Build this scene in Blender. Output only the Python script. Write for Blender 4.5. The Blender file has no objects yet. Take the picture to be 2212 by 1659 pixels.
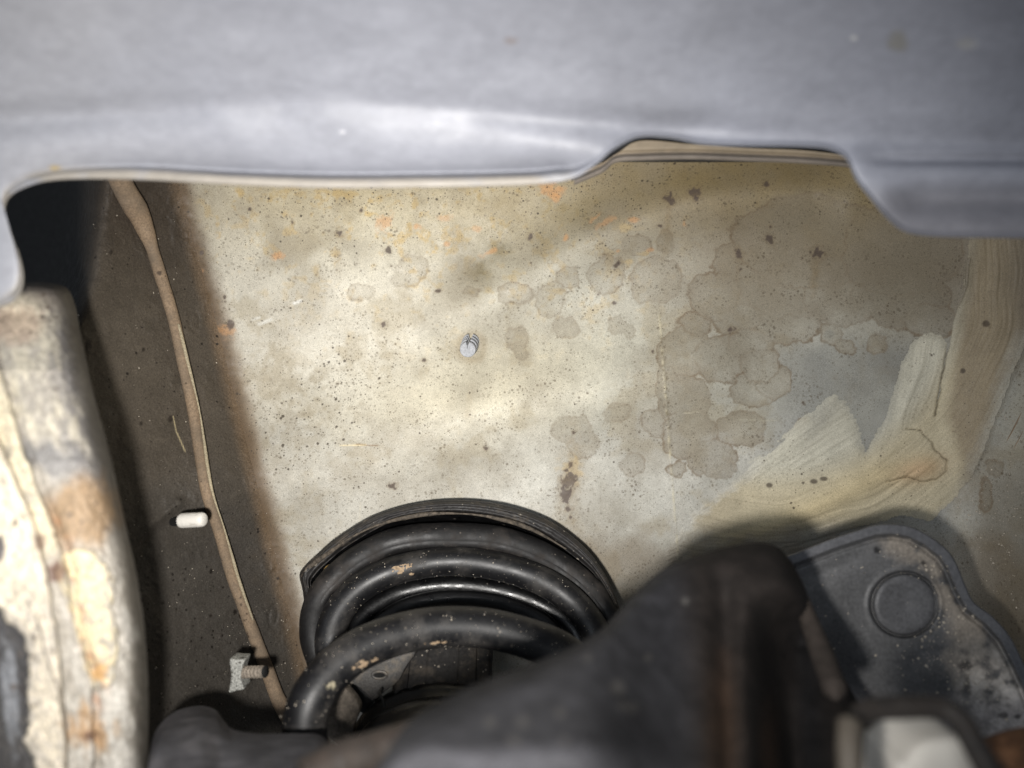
import bpy, math
import numpy as np

# ------------------------------------------------------------------ scene, camera, light, exposure
sc = bpy.context.scene
COL = sc.collection
S = 36.0 / 26.0 / 2212.0          # metres across one reference unit at one metre distance

cam_d = bpy.data.cameras.new("camera"); cam = bpy.data.objects.new("camera", cam_d); COL.objects.link(cam)
cam.location = (0, 0, 0); cam.rotation_euler = (math.radians(90), 0, 0)
cam_d.lens = 26; cam_d.sensor_width = 36; cam_d.clip_start = 0.005; cam_d.clip_end = 50
cam_d.dof.use_dof = True; cam_d.dof.focus_distance = 0.325; cam_d.dof.aperture_fstop = 5.9
sc.camera = cam

w = bpy.data.worlds.new("World"); sc.world = w; w.use_nodes = True
w.node_tree.nodes['Background'].inputs[0].default_value = (0.82, 0.9, 1.0, 1)
w.node_tree.nodes['Background'].inputs[1].default_value = 0.09

def area(name, loc, target, size, power, color, shape='DISK', spread=180):
    d = bpy.data.lights.new(name, 'AREA'); d.shape = shape; d.size = size; d.energy = power; d.color = color
    d.spread = math.radians(spread)
    o = bpy.data.objects.new(name, d); COL.objects.link(o); o.location = loc
    from mathutils import Vector
    o.rotation_euler = (Vector(target) - Vector(loc)).to_track_quat('-Z', 'Y').to_euler()
    return o
# the phone torch a little left of and below the lens, and the daylight that comes in behind it
area("torch_lamp", (-0.024, 0.0, -0.027), (-0.045, 0.34, 0.012), 0.014, 0.54, (1.0, 0.968, 0.925), spread=100)
area("daylight_lamp", (-0.9, -0.55, 0.62), (0.0, 0.25, 0.05), 0.6, 3.2, (0.84, 0.91, 1.0), 'SQUARE')
area("garage_lamp", (-0.22, -0.95, 0.10), (0.0, 0.3, 0.02), 0.20, 1.7, (0.90, 0.94, 1.0), 'SQUARE')
sc.view_settings.view_transform = 'Standard'; sc.view_settings.look = 'None'
sc.view_settings.exposure = 0.0; sc.view_settings.gamma = 1.0

# ------------------------------------------------------------------ helpers
rng = np.random.default_rng(7)
def lin(r, g, b):
    c = np.array([r, g, b]) / 255.0
    return np.where(c <= 0.04045, c / 12.92, ((c + 0.055) / 1.055) ** 2.4)
def P(px, py, d):
    px, py, d = np.broadcast_arrays(np.asarray(px, float), np.asarray(py, float), np.asarray(d, float))
    return np.stack([(px - 1106) * S * d, d, -(py - 829.5) * S * d], -1)
_T = np.random.default_rng(11).random((16, 256, 256))
def vnoise(x, y, k):
    x = np.asarray(x, float); y = np.asarray(y, float)
    xi = np.floor(x).astype(int); yi = np.floor(y).astype(int); fx = x - xi; fy = y - yi
    fx = fx * fx * (3 - 2 * fx); fy = fy * fy * (3 - 2 * fy); T = _T[k % 16]
    a = T[xi % 256, yi % 256]; b = T[(xi + 1) % 256, yi % 256]; c = T[xi % 256, (yi + 1) % 256]; d = T[(xi + 1) % 256, (yi + 1) % 256]
    return (a + (b - a) * fx) * (1 - fy) + (c + (d - c) * fx) * fy
def fbm(x, y, scale, k=0, octv=4, gain=0.5):
    r = 0; a = 1; t = 0; f = 1.0 / scale
    for i in range(octv):
        r = r + a * vnoise(x * f + 17.3 * i, y * f + 9.1 * i, k + i); t += a; a *= gain; f *= 2.03
    return r / t * 2 - 1                     # about -1..1
def sm(e0, e1, x):
    t = np.clip((x - e0) / (e1 - e0), 0, 1); return t * t * (3 - 2 * t)
def softplus(x, wd): return wd * np.logaddexp(0, x / wd)
def seg_dist(px, py, pts):
    best = np.full(np.shape(px), 1e9)
    for (x0, y0), (x1, y1) in zip(pts[:-1], pts[1:]):
        dx, dy = x1 - x0, y1 - y0; t = np.clip(((px - x0) * dx + (py - y0) * dy) / (dx * dx + dy * dy + 1e-9), 0, 1)
        best = np.minimum(best, np.hypot(px - x0 - t * dx, py - y0 - t * dy))
    return best
def poly_sd(px, py, pts):                    # signed distance to a polygon, negative inside
    ins = np.zeros(np.shape(px), bool); n = len(pts)
    for i in range(n):
        x0, y0 = pts[i]; x1, y1 = pts[(i + 1) % n]
        if y0 == y1: continue
        c = ((y0 > py) != (y1 > py)) & (px < (x1 - x0) * (py - y0) / (y1 - y0) + x0)
        ins ^= c
    d = seg_dist(px, py, list(pts) + [pts[0]])
    return np.where(ins, -d, d)
def ell(px, py, cx, cy, rx, ry, ang=0.0):     # about 0 at centre, 1 at rim
    a = math.radians(ang); dx = px - cx; dy = py - cy
    u = dx * math.cos(a) + dy * math.sin(a); v = -dx * math.sin(a) + dy * math.cos(a)
    return np.hypot(u / rx, v / ry)
def mixc(c, col, m):
    return c + (np.asarray(col) - c) * np.clip(m, 0, 1)[..., None]

def mesh_obj(name, verts, faces, mat, parent=None, col=None, attrs=None, smooth=True):
    me = bpy.data.meshes.new(name)
    verts = np.asarray(verts, np.float32).reshape(-1, 3)
    if isinstance(faces, np.ndarray):
        nf, k = faces.shape
        me.vertices.add(len(verts)); me.vertices.foreach_set('co', verts.ravel())
        me.loops.add(nf * k); me.loops.foreach_set('vertex_index', faces.astype(np.int32).ravel())
        me.polygons.add(nf); me.polygons.foreach_set('loop_start', np.arange(0, nf * k, k, dtype=np.int32))
        try: me.polygons.foreach_set('loop_total', np.full(nf, k, np.int32))
        except Exception: pass
        me.update(calc_edges=True); me.validate()
    else:
        me.from_pydata(verts.tolist(), [], faces); me.update()
    if smooth:
        me.polygons.foreach_set('use_smooth', np.ones(len(me.polygons), bool))
    if col is not None:
        c = np.ones((len(verts), 4), np.float32); c[:, :3] = np.clip(col.reshape(-1, 3), 0, 1)
        a = me.color_attributes.new('tint', 'FLOAT_COLOR', 'POINT'); a.data.foreach_set('color', c.ravel())
    for k_, v_ in (attrs or {}).items():
        a = me.attributes.new(k_, 'FLOAT', 'POINT'); a.data.foreach_set('value', np.asarray(v_, np.float32).ravel())
    me.materials.append(mat)
    o = bpy.data.objects.new(name, me); COL.objects.link(o)
    if parent is not None: o.parent = parent
    return o
def grid_faces(n, m, wrap=False):
    i = np.arange(n - 1)[:, None]; j = np.arange(m if wrap else m - 1)[None, :]
    j2 = (j + 1) % m
    a = i * m + j; b = i * m + j2; c = (i + 1) * m + j2; d = (i + 1) * m + j
    return np.stack([a, d, c, b], -1).reshape(-1, 4)
def grid_obj(name, V, mat, parent=None, col=None, attrs=None, wrap=False, mask=None, flip=False):
    n, m = V.shape[:2]; F = grid_faces(n, m, wrap)
    if flip: F = F[:, ::-1]
    if mask is not None:
        mk = mask.ravel(); F = F[mk[F].all(1)]
        used = np.zeros(n * m, bool); used[F.ravel()] = True
        idx = np.cumsum(used) - 1; F = idx[F]
        V = V.reshape(-1, 3)[used]
        if col is not None: col = col.reshape(-1, 3)[used]
        if attrs: attrs = {k: np.asarray(v).ravel()[used] for k, v in attrs.items()}
    return mesh_obj(name, V, F, mat, parent, col, attrs)
def thing(name, label, cat, loc=(0, 0, 0), group=None):
    o = bpy.data.objects.new(name, None); COL.objects.link(o); o.empty_display_size = 0.01
    o['label'] = label; o['category'] = cat
    if group: o['group'] = group
    return o
def catmull(pts, n):
    pts = np.asarray(pts, float); Q = np.vstack([2 * pts[0] - pts[1], pts, 2 * pts[-1] - pts[-2]])
    seg = len(pts) - 1; t = np.linspace(0, seg, n); k = np.minimum(t.astype(int), seg - 1); f = (t - k)[:, None]
    p0, p1, p2, p3 = Q[k], Q[k + 1], Q[k + 2], Q[k + 3]
    return 0.5 * ((2 * p1) + (-p0 + p2) * f + (2 * p0 - 5 * p1 + 4 * p2 - p3) * f ** 2 + (-p0 + 3 * p1 - 3 * p2 + p3) * f ** 3)
def resamp(pts, n):
    pts = catmull(pts, max(400, n * 3)); L = np.r_[0, np.cumsum(np.linalg.norm(np.diff(pts, axis=0), axis=1))]
    t = np.linspace(0, L[-1], n)
    return np.stack([np.interp(t, L, pts[:, i]) for i in range(pts.shape[1])], -1)
def tube_verts(C, R, nseg, flat=1.0, rough=0.0, seed=3):
    C = np.asarray(C, float); n = len(C); R = np.broadcast_to(np.asarray(R, float), (n,))
    T = np.gradient(C, axis=0); T /= np.linalg.norm(T, axis=1)[:, None]
    ref = np.array([0, 1.0, 0]); N = np.zeros_like(C); N[0] = np.cross(T[0], ref); N[0] /= np.linalg.norm(N[0])
    for i in range(1, n):
        v = N[i - 1] - T[i] * np.dot(N[i - 1], T[i]); N[i] = v / np.linalg.norm(v)
    B = np.cross(T, N); a = np.linspace(0, 2 * np.pi, nseg, endpoint=False)
    rr = np.ones((n, nseg))
    if rough: rr += rough * fbm(np.arange(n)[:, None] + 0 * a, (a * nseg / 6.283)[None] + 0 * rr, 6, seed, 3)
    return C[:, None] + (R[:, None] * rr)[..., None] * (np.cos(a)[None, :, None] * N[:, None] + flat * np.sin(a)[None, :, None] * B[:, None])
def tube(name, C, R, mat, parent=None, nseg=24, caps=True, flat=1.0, rough=0.0, seed=3):
    V = tube_verts(C, R, nseg, flat, rough, seed); n = V.shape[0]
    F = grid_faces(n, nseg, True)[:, ::-1].tolist()
    V = V.reshape(-1, 3)
    if caps:
        F.append(list(range(nseg))[::-1] if True else []); F.append([(n - 1) * nseg + i for i in range(nseg)])
    return mesh_obj(name, V, F, mat, parent)
def sheet(edge, base, rows, depth, curl=0.006, curlpx=3.0, n=300, back=10):
    """A panel that starts with a rounded, turned-back edge and runs on to the base line."""
    E = resamp(edge, n); Bs = catmull(base, n) if len(base) == n else resamp(base, n)
    v = np.linspace(0, 1, rows) ** 1.25
    px = E[None, :, 0] + (Bs[None, :, 0] - E[None, :, 0]) * v[:, None]
    py = E[None, :, 1] + (Bs[None, :, 1] - E[None, :, 1]) * v[:, None]
    D = depth(px, py, np.broadcast_to(v[:, None], px.shape))
    nd = E - Bs; nd = nd / np.linalg.norm(nd, axis=1)[:, None]
    t = np.gradient(E, axis=0); nn = np.stack([t[:, 1], -t[:, 0]], -1); nn /= np.linalg.norm(nn, axis=1)[:, None] + 1e-9
    nn *= np.sign((nn * nd).sum(1))[:, None]
    k = np.linspace(1, 0, back, endpoint=False)
    off = curlpx * np.sin(np.minimum(k * 3, 1) * math.pi / 2); dd = curl * k ** 1.6
    cx = E[None, :, 0] + nn[None, :, 0] * off[:, None]; cy = E[None, :, 1] + nn[None, :, 1] * off[:, None]
    cd = D[0][None] + dd[:, None]
    sc_ = D[0][None] / cd
    PX = np.vstack([cx, px]); PY = np.vstack([cy, py]); DD = np.vstack([cd, D])
    vv = np.vstack([np.broadcast_to(-k[:, None], cx.shape), np.broadcast_to(v[:, None], px.shape)])
    return PX, PY, DD, vv

# ------------------------------------------------------------------ materials
def material(name, rgb=(0.5, 0.5, 0.5), rough=0.6, metal=0.0, spec=0.5, grain=0.12, grain_scale=1800, bump=0.25,
             bump_scale=1500, bump_dist=0.0002, attr=False, speck=None, dust=None, rough_var=0.15, stretch=None, coat=0.0, fine=None):
    """speck = (rgb, scale, size) small dots; dust = (rgb, scale, low, high, extra_rough) settled dirt."""
    m = bpy.data.materials.new(name); m.use_nodes = True; nt = m.node_tree; N = nt.nodes; L = nt.links
    b = N['Principled BSDF']; b.inputs['Metallic'].default_value = metal
    b.inputs['Specular IOR Level'].default_value = spec
    if coat: b.inputs['Coat Weight'].default_value = coat; b.inputs['Coat Roughness'].default_value = 0.25
    tc = N.new('ShaderNodeTexCoord'); src = tc.outputs['Object']
    if stretch:
        mp = N.new('ShaderNodeMapping'); mp.inputs['Scale'].default_value = stretch[:3]; mp.inputs['Rotation'].default_value = stretch[3:] if len(stretch) > 3 else (0, 0, 0)
        L.new(src, mp.inputs[0]); gsrc = mp.outputs[0]
    else: gsrc = src
    def noise(scale, det=4, s=None, r=0.6):
        n = N.new('ShaderNodeTexNoise'); n.inputs['Scale'].default_value = scale; n.inputs['Detail'].default_value = det
        n.inputs['Roughness'].default_value = r; L.new(s or src, n.inputs['Vector']); return n.outputs['Fac']
    def ramp(f, lo, hi, a=0.0, c=1.0):
        r = N.new('ShaderNodeMapRange'); r.clamp = True; r.inputs['From Min'].default_value = lo; r.inputs['From Max'].default_value = hi
        r.inputs['To Min'].default_value = a; r.inputs['To Max'].default_value = c; L.new(f, r.inputs['Value']); return r.outputs[0]
    def mix(a, c, f):
        x = N.new('ShaderNodeMix'); x.data_type = 'RGBA'
        for s_, v in ((x.inputs[6], a), (x.inputs[7], c), (x.inputs[0], f)):
            if hasattr(v, 'links'): L.new(v, s_)
            else: s_.default_value = tuple(v) + (1,) if hasattr(v, '__len__') else v
        return x.outputs[2]
    if attr:
        at = N.new('ShaderNodeAttribute'); at.attribute_name = 'tint'; base = at.outputs['Color']
    else: base = tuple(rgb)
    g = noise(grain_scale, 3, gsrc)
    gm = N.new('ShaderNodeMix'); gm.data_type = 'RGBA'; gm.blend_type = 'MULTIPLY'; gm.inputs[0].default_value = 1.0
    if hasattr(base, 'links'): L.new(base, gm.inputs[6])
    else: gm.inputs[6].default_value = base + (1,)
    gv = ramp(g, 0.3, 0.7, 1 - grain * 1.6, 1 + grain)
    cb = N.new('ShaderNodeCombineColor')
    for i in range(3): L.new(gv, cb.inputs[i])
    L.new(cb.outputs[0], gm.inputs[7]); c = gm.outputs[2]
    rsock = ramp(noise(grain_scale * 0.12, 4), 0.3, 0.7, max(0.02, rough - rough_var), min(1, rough + rough_var))
    if dust:
        dc, ds, lo, hi, er = dust
        f = ramp(noise(ds, 6, None, 0.68), lo, hi)
        c = mix(c, dc, f)
        mm = N.new('ShaderNodeMath'); mm.operation = 'MULTIPLY_ADD'; mm.use_clamp = True; L.new(f, mm.inputs[0]); mm.inputs[1].default_value = er; L.new(rsock, mm.inputs[2]); rsock = mm.outputs[0]
    if fine:
        fc, fs, amt = fine
        for q, (kk, am) in enumerate(((1.0, amt), (0.45, amt * 0.8))):
            vo = N.new('ShaderNodeTexVoronoi'); vo.inputs['Scale'].default_value = fs * kk; L.new(src, vo.inputs['Vector'])
            sep = N.new('ShaderNodeSeparateColor'); L.new(vo.outputs['Color'], sep.inputs[0])
            clus = ramp(noise(fs * 0.05, 4), 0.38, 0.62, 0.25, 1.0)
            a_ = ramp(sep.outputs[q], 0.62, 0.95, 0, 1); d_ = ramp(vo.outputs['Distance'], 0.25, 0.42, 1, 0)
            m1 = N.new('ShaderNodeMath'); m1.operation = 'MULTIPLY'; L.new(a_, m1.inputs[0]); L.new(d_, m1.inputs[1])
            m2 = N.new('ShaderNodeMath'); m2.operation = 'MULTIPLY'; L.new(m1.outputs[0], m2.inputs[0]); L.new(clus, m2.inputs[1])
            m3 = N.new('ShaderNodeMath'); m3.operation = 'MULTIPLY'; L.new(m2.outputs[0], m3.inputs[0]); m3.inputs[1].default_value = am
            c = mix(c, fc, m3.outputs[0])
    if speck:
        scol, ss, sz = speck
        for q, (k1, k2) in enumerate(((1.0, 1.0), (0.38, 0.8))):
            vo = N.new('ShaderNodeTexVoronoi'); vo.inputs['Scale'].default_value = ss * k1; L.new(src, vo.inputs['Vector'])
            sep = N.new('ShaderNodeSeparateColor'); L.new(vo.outputs['Color'], sep.inputs[0])
            th = ramp(sep.outputs[q], 0.45, 1.0, -0.02, sz * k2)
            if attr:
                a2 = N.new('ShaderNodeAttribute'); a2.attribute_name = 'speck'
                mu = N.new('ShaderNodeMath'); mu.operation = 'MULTIPLY'; L.new(th, mu.inputs[0]); L.new(a2.outputs['Fac'], mu.inputs[1]); th = mu.outputs[0]
            # ragged dots: add noise to the distance
            nz = noise(ss * 3.2, 2); ad = N.new('ShaderNodeMath'); ad.operation = 'MULTIPLY_ADD'; L.new(nz, ad.inputs[0]); ad.inputs[1].default_value = 0.16; L.new(vo.outputs['Distance'], ad.inputs[2])
            sb = N.new('ShaderNodeMath'); sb.operation = 'SUBTRACT'; L.new(th, sb.inputs[0]); L.new(ad.outputs[0], sb.inputs[1])
            f = ramp(sb.outputs[0], -0.10, 0.0, 0, 0.85)
            c = mix(c, scol, f)
    L.new(c, b.inputs['Base Color']); L.new(rsock, b.inputs['Roughness'])
    if bump:
        bp = N.new('ShaderNodeBump'); bp.inputs['Strength'].default_value = bump; bp.inputs['Distance'].default_value = bump_dist
        L.new(noise(bump_scale, 5, gsrc), bp.inputs['Height']); L.new(bp.outputs[0], b.inputs['Normal'])
    return m

M_wall = material("dirty_cream_primer", attr=True, rough=0.62, grain=0.18, grain_scale=2600, bump=0.35, bump_scale=1400, bump_dist=0.00012,
                  speck=(tuple(lin(66, 58, 48)), 900, 0.33), spec=0.35, fine=(tuple(lin(88, 78, 62)), 1300, 0.85))
M_side = material("brown_grimy_underseal", attr=True, rough=0.55, grain=0.25, grain_scale=1700, bump=0.7, bump_scale=700, bump_dist=0.0005,
                  speck=(tuple(lin(24, 20, 17)), 430, 0.33), spec=0.22)
M_seal = material("brushed_seam_sealer", attr=True, rough=0.7, grain=0.16, grain_scale=2000, bump=0.4, bump_scale=1500, bump_dist=0.0002,
                  speck=(tuple(lin(70, 60, 50)), 800, 0.24), spec=0.3, fine=(tuple(lin(104, 92, 74)), 1500, 0.45))
M_fender = material("dusty_grey_fender_paint", attr=True, rough=0.54, grain=0.05, grain_scale=420, bump=0.12, bump_scale=200, bump_dist=0.0006,
                    spec=0.5, stretch=(0.6, 1, 1), rough_var=0.08)
M_pillar = material("flaking_rusty_paint", attr=True, rough=0.7, grain=0.22, grain_scale=800, bump=0.5, bump_scale=420, bump_dist=0.0012,
                    speck=(tuple(lin(80, 70, 62)), 420, 0.38))
M_black = material("black_spring_paint", tuple(lin(18, 18, 20)), rough=0.47, grain=0.3, grain_scale=900, bump=0.25, bump_scale=900, bump_dist=0.0002,
                   speck=(tuple(lin(120, 112, 100)), 420, 0.19), dust=(tuple(lin(66, 63, 60)), 70, 0.48, 0.74, 0.3), spec=0.5, rough_var=0.07)
M_gloss = material("oily_black_rubber", tuple(lin(13, 13, 14)), rough=0.38, grain=0.3, bump=0.5, bump_scale=1200, bump_dist=0.0002, spec=0.6,
                   speck=(tuple(lin(100, 95, 88)), 380, 0.15))
M_rubber = material("dusty_black_rubber", tuple(lin(38, 36, 35)), rough=0.6, grain=0.3, grain_scale=700, bump=0.5, bump_scale=600, bump_dist=0.0004,
                    speck=(tuple(lin(140, 132, 120)), 520, 0.26), dust=(tuple(lin(88, 80, 70)), 120, 0.5, 0.75, 0.3))
M_iso = material('smooth_black_rubber', tuple(lin(23, 22, 22)), rough=0.58, grain=0.25, grain_scale=700, bump=0.4, bump_scale=600, bump_dist=0.0003, speck=(tuple(lin(120, 112, 102)), 520, 0.17), dust=(tuple(lin(56, 51, 47)), 90, 0.5, 0.75, 0.3), spec=.4)
M_shield = material("dusty_grey_plastic", attr=True, rough=0.55, grain=0.18, grain_scale=900, bump=0.4, bump_scale=900, bump_dist=0.0003,
                    speck=(tuple(lin(25, 24, 24)), 300, 0.25), spec=0.4)
M_cable = material("dusty_tan_cable", tuple(lin(142, 122, 100)), rough=0.85, grain=0.22, grain_scale=1300, bump=0.5, bump_scale=1200, bump_dist=0.0003,
                   speck=(tuple(lin(70, 58, 48)), 420, 0.24), dust=(tuple(lin(110, 98, 84)), 60, 0.4, 0.7, 0.1))
M_white = material("white_nylon", tuple(lin(226, 222, 214)), rough=0.5, grain=0.06, bump=0.2, dust=(tuple(lin(150, 140, 125)), 220, 0.56, 0.8, 0.2))
M_zinc = material("speckled_galvanised_steel", tuple(lin(172, 172, 166)), rough=0.6, metal=0.1, grain=0.5, grain_scale=1500, bump=0.8, bump_scale=1500, bump_dist=0.0003,
                  speck=(tuple(lin(60, 56, 50)), 700, 0.4))
M_stud = material("dusty_stud_steel", tuple(lin(140, 130, 118)), rough=0.75, grain=0.3, grain_scale=1500, bump=0.4)
M_clip = material("grey_nylon_clip", tuple(lin(150, 152, 156)), rough=0.5, grain=0.2, grain_scale=1500, bump=0.3)
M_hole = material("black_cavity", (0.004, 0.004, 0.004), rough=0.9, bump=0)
M_fore = material("dusty_black_bracket", attr=True, rough=0.85, grain=0.25, grain_scale=160, bump=0.3, bump_scale=160, bump_dist=0.001, spec=0.2)
M_metal = material("dull_dark_steel", tuple(lin(84, 82, 80)), rough=0.5, metal=0.2, grain=0.3, bump=0.5, bump_scale=700, bump_dist=0.0004,
                   dust=(tuple(lin(120, 110, 96)), 90, 0.5, 0.7, 0.3))
M_grain = material("pale_sand_grain", tuple(lin(196, 186, 170)), rough=0.7, grain=0.3, bump=0)
M_whiteblk = material("white_painted_block", tuple(lin(190, 186, 178)), rough=0.6, grain=0.05, bump=0.1)

# ------------------------------------------------------------------ the wheel housing
XC = lambda py: np.interp(py, [200, 400, 700, 1050, 1400, 1800], [335, 386, 468, 556, 645, 745])
def wall_depth(px, py):
    D = 0.340 + 0 * px
    D = D - softplus(-(px - XC(py)) - 12, 26) * 0.00021
    D = D - softplus(px - np.interp(py, [400, 900, 1300], [2120, 2110, 2040]), 45) * 0.00022
    D = D - softplus(455 - py, 40) * 0.00016
    q = seg_dist(px, py, [(480, 1050), (760, 1000), (1000, 900), (1300, 840), (1500, 800)])
    D = D - 0.0100 * np.exp(-(q / 105) ** 2)
    q = seg_dist(px, py, [(980, 680), (1180, 600), (1330, 500), (1500, 430), (1750, 410)])
    D = D + 0.0085 * np.exp(-(q / 62) ** 2)
    q = seg_dist(px, py, [(1180, 560), (1400, 540), (1650, 500)])
    D = D - 0.0060 * np.exp(-(ell(px, py, 1450, 570, 330, 80, -10)) ** 2)
    D = D + 0.010 * np.exp(-ell(px, py, 850, 740, 300, 110, -12) ** 2)
    D = D + 0.010 * sm(1050, 1350, py) * sm(1250, 1500, px) * sm(2050, 1850, px)
    D = D + 0.0016 * fbm(px, py, 210, 2, 3) + 0.00010 * fbm(px, py, 30, 5, 3)
    # weld seam and small features pressed in the sheet
    xs = 1424 + (py - 680) * 0.078
    ds = np.abs(px - xs); on = sm(660, 690, py) * sm(1230, 1195, py)
    D = D - on * (0.00022 * np.exp(-(ds / 2.4) ** 2) + 0.0003 * sm(6, 0, ds) * sm(0.1, 0.5, fbm(px, py, 6, 3, 2)) * sm(960, 900, py))
    # marks on the side sheet
    side = sm(30, -20, px - XC(py))
    q = seg_dist(px, py, [(262, 1260), (285, 1180), (330, 1130), (385, 1088)])
    D = D - side * 0.0022 * np.exp(-(q / 13) ** 2)
    for (cx, cy, rx, ry, an, h) in ((420, 695, 11, 20, 0, 1), (590, 1330, 9, 22, 8, 1), (668, 1395, 9, 14, 0, 1)):
        e = ell(px, py, cx, cy, rx, ry, an); D = D + 0.0004 * h * np.exp(-((e - 1) * 4) ** 2)
    D = D - side * (0.0015 * np.clip(fbm(px, py, 34, 7, 3), 0, 1) ** 2 + 0.0005 * np.clip(fbm(px, py, 9, 9, 2) - 0.25, 0, 1))
    return D

CREAM = lin(196, 191, 177); GREY = lin(166, 168, 160); STAIN = lin(134, 125, 107); BROWN = lin(112, 98, 80); OCH = lin(196, 168, 110); OR = lin(196, 146, 96)
def wall_colour(px, py):
    c = np.zeros(px.shape + (3,)) + CREAM
    n1 = fbm(px, py, 130, 1, 4); n2 = fbm(px, py, 45, 3, 4); n3 = fbm(px, py, 14, 6, 3)
    c = mixc(c, GREY, 0.55 * sm(950, 1350, px + 90 * n1) * sm(430, 640, py))
    c = mixc(c, lin(186, 184, 176), 0.65 * sm(0.0, 0.5, n2 * 0.5 + sm(820, 980, py) - 0.4))
    c = mixc(c, lin(206, 196, 164), 0.6 * 0.7 * np.exp(-ell(px, py, 1080, 830, 330, 120, -15) ** 2) + 0.5 * np.exp(-ell(px, py, 800, 450, 420, 130, 4) ** 2))
    # mottling
    c = c * (1 + 0.13 * n1 + 0.11 * n2 + 0.09 * n3 + 0.06 * fbm(px, py, 5, 2, 2))[..., None]
    c = mixc(c, lin(150, 138, 112), 0.45 * sm(0.05, 0.5, fbm(px, py, 75, 9, 4) + 0.25 * n3))
    # ochre flecks in the upper left
    f = sm(0.15, 0.55, n2 * 0.7 + n3 * 0.7) * np.exp(-(ell(px, py, 850, 470, 520, 190, 8)) ** 2)
    c = mixc(c, OCH, 0.75 * f)
    f2 = sm(0.42, 0.62, fbm(px, py, 26, 12, 3)) * sm(1000, 500, py + 0.15 * px) * sm(300, 480, px)
    c = mixc(c, lin(190, 160, 100), 0.5 * f2)
    # general browning towards top right, right and low, partly light falloff put into colour
    br = np.clip(0.80 * sm(1000, 1700, px + 240 * n1 - 0.35 * (py - 400)) * sm(760, 560, py + 50 * n2), 0, 1)
    c = mixc(c, lin(138, 126, 105), br)
    c = mixc(c, lin(118, 112, 102), 0.6 * sm(2060, 2160, px + 40 * n2) * sm(960, 1060, py + 40 * n1))
    c = mixc(c, lin(112, 104, 80), 0.8 * np.exp(-(seg_dist(px, py, [(1020, 590), (1180, 500), (1330, 430), (1560, 370), (1840, 400)]) / 58) ** 2) * (0.8 + 0.5 * n2))
    c = mixc(c, lin(122, 112, 94), 0.6 * sm(440, 350, py) * sm(1150, 1400, px))
    c = mixc(c, lin(126, 118, 106), 0.45 * sm(1960, 2080, px + 40 * n2) * sm(1000, 700, py))
    c = mixc(c, lin(150, 130, 84), 0.5 * sm(560, 400, py + 70 * n1 + 30 * n2) * sm(380, 600, px))
    c = mixc(c, lin(138, 130, 114), 0.55 * sm(-0.35, 0.6, fbm(px, py, 160, 7, 5, .65)) )
    c = mixc(c, lin(142, 132, 112), 0.5 * np.exp(-ell(px, py, 660, 880, 200, 170, 30) ** 2) * sm(-.3, .4, n2 + n3))
    # drying rings: scalloped blobs
    blobs = [(890, 578, 40, 34), (878, 600, 34, 24), (1110, 636, 46, 28), (1228, 602, 30, 32), (1190, 648, 40, 42), (1222, 706, 34, 30), (1118, 738, 28, 36), (1122, 762, 22, 24), (1020, 627, 24, 14),
             (1334, 704, 26, 24), (1360, 716, 20, 18), (1435, 522, 26, 22), (1372, 530, 34, 30), (1418, 606, 62, 58), (1310, 592, 44, 44), (1262, 960, 40, 34), (1232, 925, 50, 30), (1365, 1004, 32, 24), (1330, 890, 34, 26), (1420, 912, 42, 34),
             (1640, 650, 100, 90), (1700, 700, 80, 48), (1600, 570, 70, 60), (1590, 690, 60, 40), (1480, 760, 66, 66), (1555, 775, 60, 60), (1620, 742, 54, 34), (1500, 700, 40, 30), (1628, 842, 58, 46), (1672, 822, 42, 42), (1640, 790, 50, 40),
             (1600, 928, 64, 42), (1478, 868, 62, 62), (1490, 940, 66, 60), (1545, 985, 52, 42), (1520, 1000, 40, 30), (1552, 1015, 40, 24), (1440, 830, 30, 50), (1700, 610, 130, 80), (1840, 640, 110, 66), (1950, 640, 110, 80), (2010, 690, 70, 40),
             (1796, 722, 32, 29), (1826, 750, 27, 23), (1895, 746, 26, 24), (1545, 640, 60, 60), (1750, 520, 190, 110), (1950, 540, 150, 110), (1740, 920, 26, 26), (1458, 1015, 26, 20), (780, 632, 34, 22), (2130, 1070, 17, 42), (2150, 1010, 26, 24)]
    wob = 0.07 * fbm(px, py, 60, 8, 2)
    wab = 4.2 * fbm(px, py, 13, 4, 3) - 4.0 * np.abs(fbm(px, py, 20, 6, 2)) + 2
    sd = np.full(px.shape, 9.0)
    tone = np.zeros(px.shape); rim = np.zeros(px.shape)
    wx = px + 11 * fbm(px, py, 38, 3, 4, .6) + 3.5 * fbm(px, py, 9, 7, 3); wy = py + 11 * fbm(px, py, 38, 9, 4, .6) + 3.5 * fbm(px, py, 9, 12, 3)
    for i, (cx, cy, rx, ry) in enumerate(blobs):
        near = (np.abs(px - cx) < rx * 2.2) & (np.abs(py - cy) < ry * 2.2)
        e = ell(wx[near], wy[near], cx, cy, rx * .93, ry * .93) + wob[near]
        e = (e - 1) * min(rx, ry) + wab[near]
        faint = 0.55 if (cx < 1450) else 1.0
        cur = sd[near].copy(); c2 = np.minimum(cur, e); sd[near] = c2
        tt = tone[near]; tt = np.maximum(tt, faint * sm(2.5, -2.5, e)); tone[near] = tt
        rm = rim[near]; rim[near] = np.maximum(rm * 0.9 * sm(-6, 2, e) + rm * 0.1, np.exp(-((e + 1.2) / 2.2) ** 2) * faint * np.where(cur < -6, 0.5, 1.0))
    c = mixc(c, STAIN, 0.42 * tone * np.clip(0.85 + 0.9 * fbm(px, py, 55, 11, 4) + 0.3 * n3, 0.1, 1.2) * (1 - 0.45 * sm(620, 420, py)))
    c = mixc(c, lin(116, 98, 74), 0.75 * rim * np.clip(0.55 + 1.2 * n2, 0.05, 1))
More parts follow.
